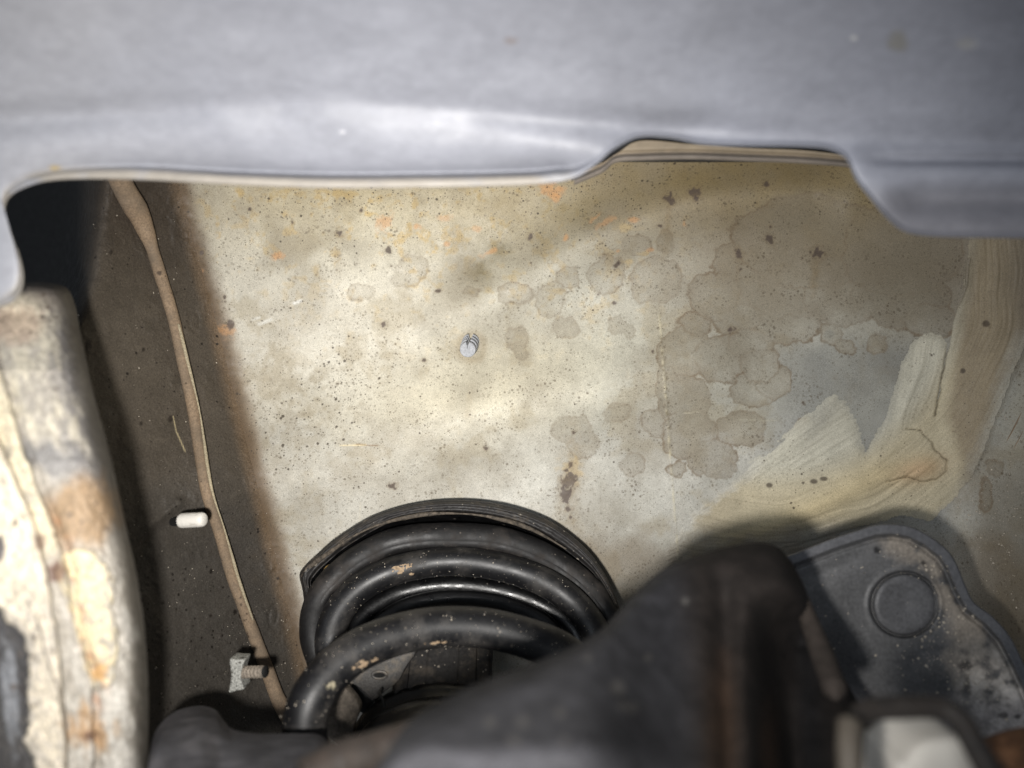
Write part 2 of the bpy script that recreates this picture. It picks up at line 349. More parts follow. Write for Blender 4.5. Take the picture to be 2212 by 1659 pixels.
    c = mixc(c, lin(120, 108, 92), 0.30 * sm(0.0, 0.8, tone) * np.exp(-(np.clip(-sd, 0, 99) / 16)))
    e = ell(px, py, 1792, 722, 11, 9) + wob * 2; c = mixc(c, lin(150, 148, 138), 0.8 * sm(1.3, 0.7, e))
    # bare slate grey region among the stains
    sl = sm(1600, 1800, px + 60 * n1) * sm(700, 780, py) * (1 - tone) * sm(2080, 2020, px)
    c = mixc(c, lin(128, 129, 126), 0.7 * sl * np.clip(.85 + .6 * n1, 0, 1))
    # brown along the corner with the side sheet
    s = px - XC(py)
    c = mixc(c, lin(140, 112, 78), 0.75 * sm(46, 0, s + 30 * n2) * sm(540, 720, py) * (0.75 + n2))
    c = mixc(c, lin(100, 84, 66), sm(44, 0, s + 14 * np.minimum(n2, 0)))
    # browner low on the panel, right of the spring seat
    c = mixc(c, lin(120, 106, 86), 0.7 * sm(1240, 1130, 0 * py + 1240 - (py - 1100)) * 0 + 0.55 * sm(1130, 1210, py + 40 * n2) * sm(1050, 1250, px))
    for (pts_, wd_, k_) in (([(1238, 935), (1234, 1000), (1230, 1130), (1236, 1180)], 26, .35), ([(1014, 770), (1018, 840), (1012, 900)], 9, .18), ([(1447, 440), (1440, 520), (1432, 560)], 10, .3), ([(1765, 560), (1758, 640)], 9, .3), ([(735, 510), (730, 600)], 8, .2)):
        c = mixc(c, lin(132, 112, 78), k_ * np.exp(-((seg_dist(px + 6 * n2, py, pts_)) / wd_) ** 2) * np.clip(.7 + n3 + n2, 0, 1.3))
    e = ell(px, py, 1014, 748, 34, 32) + .3 * n2; c = mixc(c, lin(140, 122, 92), .4 * np.exp(-((e - .8) / .3) ** 2))
    # orange and rust spots
    for (cx, cy, rx, ry, a_, k) in ((1190, 408, 34, 15, 20, .8), (1195, 425, 15, 9, 0, .8), (830, 480, 15, 20, 20, .7), (898, 490, 12, 8, 0, .7), (600, 554, 13, 11, 0, .8), (1222, 515, 7, 9, 0, .8), (1310, 480, 26, 7, -35, .5), (1285, 470, 14, 5, -35, .6),
                                    (1370, 475, 10, 6, 0, .7), (1350, 492, 14, 10, 0, .4), (1478, 484, 8, 6, 0, .6), (1405, 540, 8, 5, 0, .6), (1335, 542, 6, 5, 0, .7), (1060, 545, 24, 7, -25, .6), (965, 528, 8, 6, 0, .7), (1030, 495, 9, 6, 0, .5),
                                    (960, 470, 16, 8, 0, .5), (1390, 548, 14, 6, 0, .4), (1360, 565, 10, 5, 0, .4), (1235, 1020, 26, 34, 0, .45), (700, 1262, 10, 8, 0, .5), (430, 590, 8, 10, 0, .5), (490, 715, 18, 16, 0, .6)):
        e = ell(px, py, cx, cy, rx, ry, a_) + 0.9 * fbm(px, py, 11, 13, 3)
        c = mixc(c, OR if k > .45 else OCH, 0.8 * k * sm(1.25, 0.35, e))
    # dark stone chips
    for (cx, cy, rx, ry, a_) in ((1502, 416, 14, 11, 10), (1506, 428, 7, 6, 0), (1447, 430, 12, 11, 0), (1765, 545, 12, 11, 0), (1594, 551, 9, 11, 10), (1655, 400, 5, 5, 0), (1664, 489, 4, 4, 0), (1662, 517, 12, 8, 40), (1334, 571, 6, 7, 20), (735, 502, 8, 7, 0), (838, 540, 8, 6, 0),
                                 (1145, 512, 7, 6, 0), (1580, 712, 9, 8, 0), (849, 1050, 8, 6, 0), (1050, 967, 5, 6, 0), (1238, 935, 4, 3, 0), (2080, 801, 5, 5, 0), (497, 701, 8, 8, 0), (435, 545, 5, 5, 0), (915, 778, 5, 4, 0), (486, 642, 4, 4, 0), (540, 452, 4, 4, 0),
                                 (830, 700, 7, 6, 0), (948, 628, 6, 3, 0), (1292, 636, 4, 3, 0), (1328, 655, 4, 3, 0), (1233, 1002, 4, 5, 0), (1228, 1036, 13, 24, 10), (1221, 1068, 12, 20, -5), (1228, 1100, 6, 6, 0), (1233, 1118, 4, 4, 0), (1758, 1040, 6, 4, 0),
                                 (1733, 558, 3, 4, 0), (1600, 582, 3, 3, 0), (1735, 870, 3, 3, 0), (780, 455, 4, 4, 0), (632, 482, 4, 4, 0), (845, 575, 4, 3, 0), (1425, 488, 5, 3, 0), (1410, 760, 3, 3, 0)):
        e = ell(px, py, cx, cy, rx * .92, ry * .92, a_) + 1.0 * fbm(px, py, 7, 10, 2)
        c = mixc(c, lin(70, 62, 66), 0.88 * sm(1.12, 0.75, e))
        c = mixc(c, lin(120, 104, 80), 0.30 * sm(2.4, 1.1, e))
    # scratches
    for (a, b_, cl, k, wd) in (((735, 962), (790, 961), lin(226, 210, 170), .8, 1.5), ((770, 960), (816, 963), lin(120, 92, 60), .7, 1.3), ((735, 890), (795, 883), lin(220, 214, 196), .5, 1.2), ((1600, 907), (1680, 908), lin(190, 184, 165), .5, 1.2),
                               ((1475, 893), (1510, 890), lin(200, 192, 170), .5, 1.0), ((775, 1140), (779, 1085), lin(222, 212, 186), .4, 1.0), ((560, 700), (585, 690), lin(220, 220, 214), .6, 4), ((635, 655), (650, 650), lin(225, 225, 220), .7, 3.5), ((545, 690), (560, 686), lin(220, 220, 214), .5, 3)):
        c = mixc(c, cl, k * sm(wd * 1.6, wd * 0.3, seg_dist(px, py, [a, b_])) * np.clip(0.8 + n3, 0, 1))
    # rough beads of the weld seam
    xs = 1424 + (py - 680) * 0.078
    c = mixc(c, lin(205, 196, 166), 0.55 * sm(4, 1, np.abs(px - xs)) * sm(665, 690, py) * sm(1220, 1200, py) * np.clip(0.5 + fbm(px, py, 9, 2, 2), 0, 1))
    c = mixc(c, lin(96, 84, 62), 0.6 * sm(9, 4, np.abs(px - xs - 2)) * sm(0.12, 0.4, fbm(px, py, 5, 11, 2)) * sm(670, 700, py) * sm(970, 900, py))
    return c
def wall_speck(px, py):
    n1 = fbm(px, py, 90, 5, 3)
    s = 0.62 + 0.35 * n1
    s = s + 0.45 * np.exp(-ell(px, py, 670, 900, 230, 190, 40) ** 2) + 0.35 * sm(600, 420, py)
    s = s - 0.35 * np.exp(-ell(px, py, 1850, 850, 200, 130) ** 2) - 0.2 * sm(1350, 1600, px)
    return np.clip(s, 0.08, 1.6)

housing = thing("wheel_housing", "stained cream sheet metal inner wheel housing with brown grimy side and brushed seam sealer", "wheel housing")
NR = 640
py = np.linspace(300, 1790, NR)[:, None]
u = np.linspace(0, 1, 860)[None, :]
xa = XC(py); PX = xa + (2360 - xa) * u; PY = py + 0 * PX
DW = wall_depth(PX, PY)
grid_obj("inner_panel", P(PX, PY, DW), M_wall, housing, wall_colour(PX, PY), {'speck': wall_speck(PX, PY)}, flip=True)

# the brown side sheet
u = np.linspace(0, 1, 360)[None, :]
x0 = -220.0
SX = x0 + (xa - x0) * u; SY = py + 0 * SX
DS = wall_depth(SX, SY) + softplus(np.interp(SY, [300, 600, 900], [205, 170, 40]) - SX, 12) * 0.0048
n1 = fbm(SX, SY, 90, 1, 4); n2 = fbm(SX, SY, 25, 3, 4)
cs = np.zeros(SX.shape + (3,)) + lin(84, 77, 68)
cs = mixc(cs, lin(68, 65, 61), sm(900, 1200, SY + 120 * n1) * 0.8)
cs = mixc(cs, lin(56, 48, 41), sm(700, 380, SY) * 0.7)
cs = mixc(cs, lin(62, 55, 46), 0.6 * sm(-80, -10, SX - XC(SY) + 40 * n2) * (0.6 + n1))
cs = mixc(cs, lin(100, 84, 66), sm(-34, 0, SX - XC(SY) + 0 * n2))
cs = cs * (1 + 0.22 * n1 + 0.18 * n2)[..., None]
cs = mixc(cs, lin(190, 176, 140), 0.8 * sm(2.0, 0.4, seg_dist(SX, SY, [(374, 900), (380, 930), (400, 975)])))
cs = mixc(cs, lin(9, 7, 5), sm(205, 160, SX) * sm(900, 600, SY))  # shade of the deep upper-left recess put into the colour as near-black
for (cx, cy, r) in ((368, 905, 5), (462, 1490, 0.1), (305, 915, 4), (310, 755, 4), (520, 1330, 5), (455, 1330, 4), (560, 1462, 4), (240, 545, 5), (300, 1300, 7)):
    cs = mixc(cs, lin(36, 30, 26), 0.8 * sm(1.3, 0.7, ell(SX, SY, cx, cy, r, r * 1.3) + 0.5 * n2))
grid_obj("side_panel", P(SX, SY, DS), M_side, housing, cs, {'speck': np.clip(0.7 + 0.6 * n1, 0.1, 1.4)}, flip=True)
# brushed sealer laid over the seam, with real thickness and bristle grooves
SEAL = [(1804, 849), (1825, 871), (1842, 892), (1859, 935), (1870, 973), (1898, 930), (1915, 896), (1932, 841), (1949, 781), (1970, 738), (2005, 717), (2034, 725), (2047, 742), (2055, 700), (2075, 640), (2090, 560), (2098, 480), (2230, 440),
        (2360, 440), (2300, 620), (2215, 740), (2170, 850), (2135, 950), (2105, 1020), (2060, 1080), (2010, 1125), (1950, 1112), (1850, 1140), (1750, 1180), (1600, 1215), (1450, 1230), (1440, 1180), (1500, 1110), (1580, 1040), (1650, 985), (1715, 920)]
gx = np.linspace(1420, 2360, 440)[None, :]; gy = np.linspace(440, 1240, 380)[:, None]
GX = gx + 0 * gy; GY = gy + 0 * gx
wob = 9 * fbm(GX, GY, 22, 4, 3) + 4 * fbm(GX, GY, 7, 9, 2)
fadeL = 26 * sm(1800, 1500, GX) * fbm(GX, GY, 30, 6, 3)
sd = poly_sd(GX, GY, SEAL) + wob * 0.5 + fadeL + 7 * fbm(np.arctan2(1330 - GY, GX - 1180) * 620, GX * 0 , 5, 3, 3) * sm(1900, 1840, GX)
ang = np.arctan2(1330 - GY, GX - 1180)
rad = np.hypot(GX - 1650, GY - 600)
wr = sm(400, 470, rad)
co1 = ang * 620; al1 = np.hypot(GX - 1180, GY - 1330)
co2 = rad + 14 * fbm(GX, GY, 120, 2, 2); al2 = np.arctan2(GY - 600, GX - 1650) * 430
wtongue = sm(1870, 1930, GX) * sm(1010, 950, GY)
co3 = GX + 0.27 * (GY - 800) + 8 * fbm(GX, GY, 90, 5, 2); al3 = GY
def stri(co, al, k): return 0.75 * fbm(co, al / 22, 6.5, k, 3, 0.6) + 0.45 * fbm(co, al / 30, 20, k + 2, 2)
st = stri(co1, al1, 1) * (1 - wr) + stri(co2, al2, 4) * wr
st = st * (1 - wtongue * (1 - wr)) + stri(co3, al3, 7) * wtongue * (1 - wr)
th = 0.0009 * sm(3, -26, sd) + 0.00018
crackA = [(2094, 560), (2086, 620), (2066, 668), (2055, 698), (2048, 745), (2034, 820), (2018, 900)]
crackB = [(1960, 706), (1975, 692), (2005, 688), (2034, 694), (2055, 700)]
crackC = [(1958, 926), (1990, 930), (2006, 950), (2022, 972), (2046, 994), (2044, 1018), (2022, 1036), (1985, 1040), (1960, 1030), (1915, 1042)]
cw = 3 * fbm(GX, GY, 18, 12, 2)
ck = np.minimum(np.minimum(seg_dist(GX + cw, GY - cw, crackA), seg_dist(GX + cw, GY, crackB) + 0.6), seg_dist(GX - cw, GY + cw, crackC) + 0.7)
ridge = seg_dist(GX, GY, [(1500, 1195), (1640, 1150), (1780, 1090), (1900, 1030), (2000, 1010)])
th = th + 0.0024 * np.exp(-(ridge / 26) ** 2) * sm(2080, 1980, GX) + 0.0008 * st * sm(6, -24, sd)
rise = sm(0, 60, GX - np.interp(GY, [500, 700, 900, 1000], [2092, 2056, 2016, 2040])) * sm(1080, 960, GY)
th = th + 0.0024 * rise - 0.0011 * sm(4.2, 0.5, ck)
colS = np.zeros(GX.shape + (3,)) + lin(188, 178, 152)
n1 = fbm(GX, GY, 110, 3, 3); n2 = fbm(GX, GY, 30, 8, 3)
colS = mixc(colS, lin(192, 190, 176), 0.8 * (1 - wr))
colS = mixc(colS, lin(142, 129, 108), 0.85 * sm(0, 40, GX - np.interp(GY, [500, 700, 900, 1000], [2092, 2056, 2026, 2060])))
colS = mixc(colS, lin(112, 104, 92), 0.8 * sm(2130, 2230, GX + 50 * n1))
colS = mixc(colS, lin(204, 186, 144), 0.6 * np.exp(-(ridge / 30) ** 2))
colS = mixc(colS, lin(188, 150, 118), 0.5 * np.exp(-ell(GX, GY, 1985, 1015, 55, 26, -15) ** 2))
colS = mixc(colS, lin(112, 94, 72), 0.6 * sm(1110, 1200, GY + 30 * n2))
colS = mixc(colS, lin(150, 140, 120), 0.6 * sm(1650, 1480, GX + 40 * n1))
colS = colS * 1.02 * (1 + 0.09 * st + 0.10 * n1 + 0.10 * n2)[..., None]
colS = mixc(colS, lin(140, 138, 130), 0.6 * np.exp(-ell(GX, GY, 1775, 905, 20, 60, 40) ** 2))
fe_ = sm(-16, 2, sd + 12 * n2)
WC = wall_colour(GX, GY)
feather = np.maximum(0.8 * sm(2030, 2110, GX) * sm(-36, -2, sd + 12 * st), sm(1700, 1560, GX) * sm(-34, 0, sd + 14 * st))
feather = np.maximum(feather, 0.8 * sm(-80, -10, sd + 20 * n2) * sm(1110, 1160, GY))
colS = colS + (WC - colS) * np.clip(np.maximum(feather, .4 * fe_), 0, 1)[..., None]
colS = mixc(colS, lin(52, 42, 30), 0.8 * sm(2.6, 0.6, ck))
for (cx, cy, rx, ry) in ((2080, 801, 6, 6), (1662, 1048, 9, 6), (1758, 1040, 8, 5), (1780, 1034, 9, 5), (1735, 1043, 3, 3), (2130, 700, 8, 7)):
    colS = mixc(colS, lin(72, 62, 54), 0.8 * sm(1.2, 0.7, ell(GX, GY, cx, cy, rx, ry) + 0.3 * n2))
grid_obj("seam_sealant", P(GX, GY, wall_depth(GX, GY) - th), M_seal, housing, colS, {'speck': np.clip(0.6 + n1, 0.1, 1.2)}, mask=(sd < 1.5), flip=True)
# brush marks of sealer on the right hand sheet
o = []
for (a, b_, rr) in (((2212, 880), (2168, 965), 2.0), ((2218, 915), (2180, 985), 1.4), ((2205, 850), (2172, 930), 1.0), ((2000, 680), (2040, 692), 3.0)):
    pts = np.linspace(a, b_, 14) + np.stack([2 * np.sin(np.linspace(0, 3, 14)), 0 * np.linspace(0, 3, 14)], -1)
    o.append((pts, rr))
for pts, rr in o[:3]:
    tube("sealant_streak", P(pts[:, 0], pts[:, 1], wall_depth(pts[:, 0], pts[:, 1]) + 0.0002), rr * 2.1e-4 * np.sin(np.linspace(0.15, 3.0, 14)), M_seal if False else M_cable, housing, 8)

# ------------------------------------------------------------------ grit lying on surfaces
def grit(name, pts, r, parent):
    n = len(pts); base = np.array([(1, 0, 0), (-1, 0, 0), (0, 1, 0), (0, -1, 0), (0, 0, 1), (0, 0, -1)], float)
    F0 = np.array([(0, 2, 4), (2, 1, 4), (1, 3, 4), (3, 0, 4), (2, 0, 5), (1, 2, 5), (3, 1, 5), (0, 3, 5)])
    j = base[None] * (0.6 + 0.8 * rng.random((n, 6, 1))) + rng.normal(0, 0.25, (n, 6, 3))
    V = pts[:, None] + j * np.asarray(r)[:, None, None]
    F = F0[None] + (np.arange(n) * 6)[:, None, None]
    ob = mesh_obj(name, V.reshape(-1, 3), F.reshape(-1, 3), M_grain, parent, smooth=False); ob['kind'] = 'stuff'; return ob
def grit_pts(xlo, xhi, ylo, yhi, n, dens, depth, rmin, rmax):
    x = rng.uniform(xlo, xhi, n); y = rng.uniform(ylo, yhi, n); k = rng.random(n) < dens(x, y)
    x, y = x[k], y[k]; r = (rmin + (rmax - rmin) * rng.random(len(x)) ** 4) * 2.1e-4
    return P(x, y, depth(x, y) - 0.2 * r), r
p1, r1 = grit_pts(2040, 2300, 880, 1330, 2600, lambda x, y: 0.55 * np.exp(-ell(x, y, 2110, 1110, 90, 150, -10) ** 2) + 0.06, wall_depth, 0.6, 2.2)
p2, r2 = grit_pts(170, 700, 450, 1660, 3200, lambda x, y: (x < XC(y) + 40) * (0.08 + 0.5 * sm(900, 1250, y) * sm(-0.2, 0.5, fbm(x, y, 60, 3, 2))), wall_depth, 0.45, 1.9)
grit("sand_grain", np.vstack([p1, p2]), np.r_[r1, r2], housing)

# ------------------------------------------------------------------ cable along the side sheet
cable = thing("wiring_cable", "dusty tan cable running down the brown side of the wheel housing to the coil spring", "cable")
cp = [(236, 330), (262, 395), (300, 465), (322, 520), (345, 590), (375, 690), (396, 790), (414, 870), (429, 960), (446, 1060), (471, 1140), (500, 1240), (530, 1322), (556, 1392), (578, 1450), (600, 1508), (625, 1552), (655, 1590)]
C2 = resamp(cp, 260)
wpx = np.interp(C2[:, 1], [330, 400, 450, 500, 540, 700, 900, 1100, 1300, 1500, 1600], [22, 23, 24, 18, 13.0, 12.5, 12, 12, 12.5, 15, 17])
dcb = wall_depth(C2[:, 0], C2[:, 1]); dcb = np.minimum(dcb, 0.336)
r_ = wpx * S * dcb
tube("sheath", P(C2[:, 0], C2[:, 1], dcb - r_ * 0.45), r_, M_cable, cable, 22, rough=0.05)
k = (C2[:, 1] > 700) & (C2[:, 1] < 1340)
E2 = C2[k] + np.stack([np.interp(C2[k][:, 1], [700, 800, 900, 1000, 1200, 1340], [8, 12, 14, 12, 13, 10]), 0 * C2[k][:, 0]], -1)
tube("seam_strip", P(E2[:, 0], E2[:, 1], dcb[k] - r_[k] * 1.0), 0.00065 * (0.8 + 0.3 * np.sin(np.arange(k.sum()) * 0.13)), material("pale_cable_seam", tuple(lin(170, 158, 132)), rough=0.8, grain=0.3), cable, 10, rough=0.15)
k = (C2[:, 1] > 1440)
E2 = C2[k] - np.stack([np.interp(C2[k][:, 1], [1440, 1500, 1600], [12, 22, 18]), -6 + 0 * C2[k][:, 0]], -1)
tube("side_strand", P(E2[:, 0], E2[:, 1], dcb[k] - r_[k] * 0.3), 0.0016, M_cable, cable, 12, rough=0.08)

# ------------------------------------------------------------------ white peg
peg = thing("plastic_peg", "short white plastic peg sticking out of the brown side panel beside the cable", "peg")
dp = 0.288
A = P(392, 1126, dp + 0.012); 
Cx = np.linspace(0, 1, 30); c0 = P(388, 1125, dp); c1 = P(443, 1122, dp - 0.002)
rp = 15.8 * S * dp * np.interp(Cx, [0, .03, .08, .2, .22, .24, .85, .95, 1.0], [.80, .90, 1, 1.02, .96, 1.02, 1.0, .9, .62])
tube("peg_shaft", c0 + (c1 - c0) * Cx[:, None], rp, M_white, peg, 32)
tube("peg_root", P(np.linspace(372, 392, 6), np.full(6, 1127.0), np.linspace(0.300, dp + 0.001, 6)), 0.0018, M_hole, peg, 16)

# ------------------------------------------------------------------ threaded stud with its speckled collar
stud = thing("threaded_stud", "dusty threaded stud with waisted speckled grey collar beside the cable bend", "bolt")
ds_ = 0.283
outl = [(497, 1423), (510, 1425), (527, 1426), (525, 1436), (521, 1450), (520, 1465), (523, 1478), (527, 1489), (512, 1492), (496, 1497), (494, 1492), (497, 1478), (499, 1462), (498, 1445), (496, 1432)]
oc = resamp(outl + [outl[0]], 60)[:-1]
def prism(name, outline, d0, d1, mat, parent, bev=0.0004):
    """Solid with rounded rims between two distances."""
    c = outline.mean(0); rows = []
    for f, d in ((0.0, d0), (0.5, d0), (0.93, d0), (0.985, d0 + bev * 0.3), (1.0, d0 + bev), (1.0, d1 - bev), (0.97, d1), (0.0, d1)):
        q = c + (outline - c) * f; k_ = d0 / d; q = np.array([1106, 829.5]) + (q - np.array([1106, 829.5])) * k_
        rows.append(P(q[:, 0], q[:, 1], d))
    return grid_obj(name, np.array(rows), mat, parent, wrap=True)
prism("collar", oc, ds_ - 0.003, ds_ + 0.004, M_zinc, stud)
tl = np.linspace(0, 1, 150); rt = 13.2 * S * ds_ * (1 - 0.22 * (0.5 + 0.5 * np.cos(tl * 2 * np.pi * 6.5)) ** 0.8)
rt[tl > 0.86] = 13.0 * S * ds_ * 0.93
a0 = P(524, 1452, ds_); a1 = P(573, 1451, ds_ - 0.004)
tube("thread", a0 + (a1 - a0) * tl[:, None], rt, M_stud, stud, 30, caps=False)
tl2 = np.linspace(0.0, 1, 8); 
tube("bore", (a1 + (a0 - a1) * 0.0) + (a0 - a1) * 0.5 * tl2[:, None], 13 * S * ds_ * 0.93 * np.linspace(1, 0.55, 8), M_hole, stud, 30)

# ------------------------------------------------------------------ ribbed push pin in the middle of the panel
pin = thing("push_pin", "small grey ribbed push pin with a slotted end standing in the cream panel", "fastener")
dwp = float(wall_depth(np.array([1014.]), np.array([745.]))[0])
ax0 = P(1018, 737, dwp + 0.002); ax1 = P(1011, 754, dwp - 0.013)
def ring_disc(name, f, r, th_, parent, notch=0.30):
    c = ax0 + (ax1 - ax0) * f; ax = (ax1 - ax0) / np.linalg.norm(ax1 - ax0)
    a = np.linspace(math.pi / 2 + notch, math.pi / 2 + 2 * math.pi - notch, 30)
    rim = [(0, 0)] + [(r * math.cos(t), r * math.sin(t)) for t in a]
    if True: rim[0] = (0.0, r * 0.02)
    X = np.array([1, 0, 0.]); Z = np.cross(X, ax); Z /= np.linalg.norm(Z); Z = Z if Z[2] > 0 else -Z
    lo = np.array([c + X * p[0] * 0.93 + Z * p[1] * 0.93 + ax * th_ for p in rim]); mid = np.array([c + X * p[0] + Z * p[1] + ax * th_ * 0.7 for p in rim]); hi = np.array([c + X * p[0] + Z * p[1] for p in rim])
    n = len(rim); V = np.vstack([lo, mid, hi]); F = [list(range(n)), list(range(2 * n, 3 * n))[::-1]]
    for q in range(2):
        for i in range(n): j = (i + 1) % n; F.append([q * n + i, q * n + j, (q + 1) * n + j, (q + 1) * n + i][::-1])
    return mesh_obj(name, V, F, M_clip, parent, smooth=False)
rr = 18 * S * dwp
for f in (0.12, 0.42, 0.72): ring_disc("rib", f, rr * (1.06 - 0.08 * f), 0.0012, pin, 0.26)
ring_disc("end_cap", 0.98, rr * 0.93, 0.0016, pin, 0.20)
tube("core", ax0 + (ax1 - ax0) * np.linspace(0, 1.0, 5)[:, None], rr * 0.42, M_clip, pin, 16)

# ------------------------------------------------------------------ coil spring, its seat and the damper inside it
def cr(x, y): return (575 + 0.3602 * x, 1044 + 0.36 * y)
def crl(l): return [cr(*p) for p in l]
seat = thing("spring_seat", "dusty black rubber spring seat with a raised rim against the cream panel", "spring seat")
edge = crl([(300, 1030), (262, 920), (240, 780), (222, 640), (204, 560), (222, 512), (300, 435), (420, 332), (640, 200), (900, 125), (1180, 105), (1450, 140), (1700, 230), (1900, 380), (2010, 520), (2090, 680), (2130, 800)])
inner = crl([(330, 1010), (300, 900), (285, 780), (275, 660), (268, 590), (296, 545), (360, 480), (500, 368), (740, 236), (960, 190), (1200, 188), (1480, 240), (1720, 350), (1920, 500), (2000, 590), (2070, 700), (2110, 800)])
def dseat(px, py, v): return 0.324 - 0.012 * np.exp(-((1.0 - v) * 1.0)) * 0 + 0.00035 * np.cos(v * 14) + 0.0004 * fbm(px + py, px * 0, 3, 2, 2) - 0.003 * sm(0, .3, v) + 0.0035 * sm(.72, 1, v) - 0.02 * sm(1150, 1500, py) + 0 * px
PXs, PYs, DDs, vv = sheet(edge, inner, 26, dseat, curl=0.016, curlpx=1.5, n=260)
grid_obj("rim", P(PXs, PYs, DDs), M_rubber, seat, flip=True)
base = crl([(360, 1010), (420, 1000), (480, 980), (560, 960), (640, 950), (700, 940), (800, 930), (950, 915), (1100, 905), (1300, 905), (1500, 930), (1700, 980), (1850, 1030), (1950, 1080), (2050, 1120)])
inn2 = crl([(320, 1010), (285, 900), (270, 780), (258, 660), (254, 590), (280, 535), (345, 465), (490, 350), (740, 222), (960, 178), (1200, 176), (1480, 226), (1720, 336), (1930, 490), (2010, 580), (2080, 700), (2120, 800)])
PXs, PYs, DDs, vv = sheet(inn2, base, 60, lambda px, py, v: 0.3265 + 0.012 * sm(0, 0.12, v) - 0.028 * sm(1150, 1560, py) + 0 * px, curl=0.004, curlpx=0, n=200)
grid_obj("cup", P(PXs, PYs, DDs), M_gloss, seat, flip=True)
ie = resamp(crl([(215, 560), (260, 500), (345, 440), (420, 385), (520, 320), (640, 262), (780, 218), (960, 186), (1200, 184), (1400, 214), (1600, 280), (1800, 395)]), 160)
tube("rim_edge", P(ie[:, 0], ie[:, 1], np.full(160, .3195)), .0007 + .0003 * np.sin(np.arange(160) * .11), material("tan_dusty_rubber_edge", tuple(lin(84, 76, 66)), rough=.8, grain=.5, grain_scale=600, bump=.6, bump_dist=.0006), seat, 12, rough=.25)
# rubber wrap of the end turn
wr_pts = [(*cr(330, 1060), .300), (*cr(285, 900), .303), (*cr(300, 730), .308), (*cr(390, 580), .312), (*cr(570, 430), .317), (*cr(800, 330), .320), (*cr(1100, 305), .322), (*cr(1420, 330), .322), (*cr(1700, 440), .321), (*cr(1930, 610), .318), (*cr(2060, 800), .312), (*cr(2090, 1000), .304)]
q = resamp(wr_pts, 240)
tube("isolator", P(q[:, 0], q[:, 1] + 4, q[:, 2] + .001), np.interp(np.arange(240), [0, 60, 120, 240], [.0056, .0058, .0058, .0052]), M_iso, seat, 30, rough=0.03)
q3 = resamp([(a_, b_ + 17, c_ - .0040) for (a_, b_, c_) in wr_pts[1:-1]], 200)
tube('fold', P(q3[:, 0], q3[:, 1], q3[:, 2] + .002), .0030, M_iso, seat, 20, rough=.03)
# small chip of tan dirt wedged in the rim
tube("dirt_lump", P(np.linspace(cr(345, 545)[0], cr(395, 490)[0], 8), np.linspace(cr(345, 545)[1], cr(395, 490)[1], 8), 0.318), 0.0016 * np.sin(np.linspace(.5, 2.7, 8)), material("ochre_dirt", tuple(lin(150, 122, 66)), rough=.8, grain=.4, grain_scale=900), seat, 12, rough=.2)

spring = thing("coil_spring", "black painted steel coil spring with scuffed dusty turns", "coil spring")
sp = [(*cr(400, 1080), .297), (*cr(385, 930), .299), (*cr(430, 780), .303), (*cr(560, 630), .308), (*cr(780, 520), .312), (*cr(1100, 468), .315), (*cr(1420, 505), .315), (*cr(1700, 610), .312), (*cr(1900, 780), .307), (*cr(2000, 1000), .298),
      (*cr(1960, 1350), .284), (*cr(1750, 1650), .268), (*cr(1400, 1850), .254), (*cr(1000, 1900), .246), (*cr(560, 1850), .238), (*cr(280, 1680), .238), (*cr(232, 1500), .240), (*cr(272, 1290), .243), (*cr(430, 1090), .250), (*cr(650, 955), .257), (*cr(950, 872), .264), (*cr(1250, 862), .268),
      (*cr(1520, 915), .269), (*cr(1780, 1020), .267), (*cr(1950, 1200), .262), (*cr(2020, 1500), .250), (*cr(1800, 1900), .232)]
q = resamp(sp, 620)
WR = np.interp(q[:, 2], [.235, .27, .30, .315], [.0072, .0071, .0062, .0060])
M_coil = M_black
tube("coil_wire", P(q[:, 0], q[:, 1], q[:, 2]), WR, M_coil, spring, 40)
q0 = resamp([(*cr(400, 1080), .297), (*cr(480, 1240), .292), (*cr(640, 1420), .288), (*cr(800, 1560), .286)], 30)
# scuffs of bare tan dirt on the wire
M_scuff = material("tan_dried_mud", tuple(lin(158, 136, 110)), rough=.85, grain=.3, grain_scale=900, bump=.6, bump_scale=700, bump_dist=.0004)
def patch_on_wire(name, cx, cy, rx, ry, a_, seed, mat):
    """A thin crust lying on the front of the wire."""
    C = P(q[:, 0], q[:, 1], q[:, 2]); n = 48
    gx = np.linspace(-1.2, 1.2, n)[None, :] + np.zeros((n, 1)); gy = gx.T
    a = math.radians(a_); X = cx + gx * rx * math.cos(a) - gy * ry * math.sin(a); Y = cy + gx * rx * math.sin(a) + gy * ry * math.cos(a)
    D = np.zeros(X.shape); ok = np.zeros(X.shape, bool)
    dirs = P(X, Y, np.ones(X.shape)); dirs /= np.linalg.norm(dirs, axis=-1)[..., None]
    r = WR + 0.00018
    for i in range(n):
        for j in range(n):
            dv = dirs[i, j]; t = C @ dv; dist = np.linalg.norm(C - t[:, None] * dv, axis=1); dist[t < 0] = 9
            kk = np.where(dist < r)[0]
            if len(kk) == 0: continue
            tt = t[kk] - np.sqrt(np.maximum(r[kk] ** 2 - dist[kk] ** 2, 0)); D[i, j] = tt.min(); ok[i, j] = True
    m = ok & (np.hypot(gx, gy) + 1.1 * fbm(X, Y, 7, seed, 3) < 0.85)
    V = dirs * D[..., None]
    if m.sum() > 12: grid_obj(name, V, mat, spring, mask=m, flip=True)
patch_on_wire("mud_scuff", *cr(800, 518), 26, 8, -12, 3, M_scuff)
patch_on_wire("mud_scuff", *cr(590, 1080), 27, 7, -20, 5, M_scuff)
patch_on_wire("mud_scuff", *cr(1020, 958), 26, 3, -5, 7, M_scuff)
patch_on_wire("mud_scuff", *cr(395, 1210), 13, 9, -30, 9, material("pale_chalky_scuff", tuple(lin(150, 142, 120)), rough=.85, grain=.5, grain_scale=900))
patch_on_wire("mud_scuff", *cr(865, 545), 7, 3, 0, 10, M_scuff)
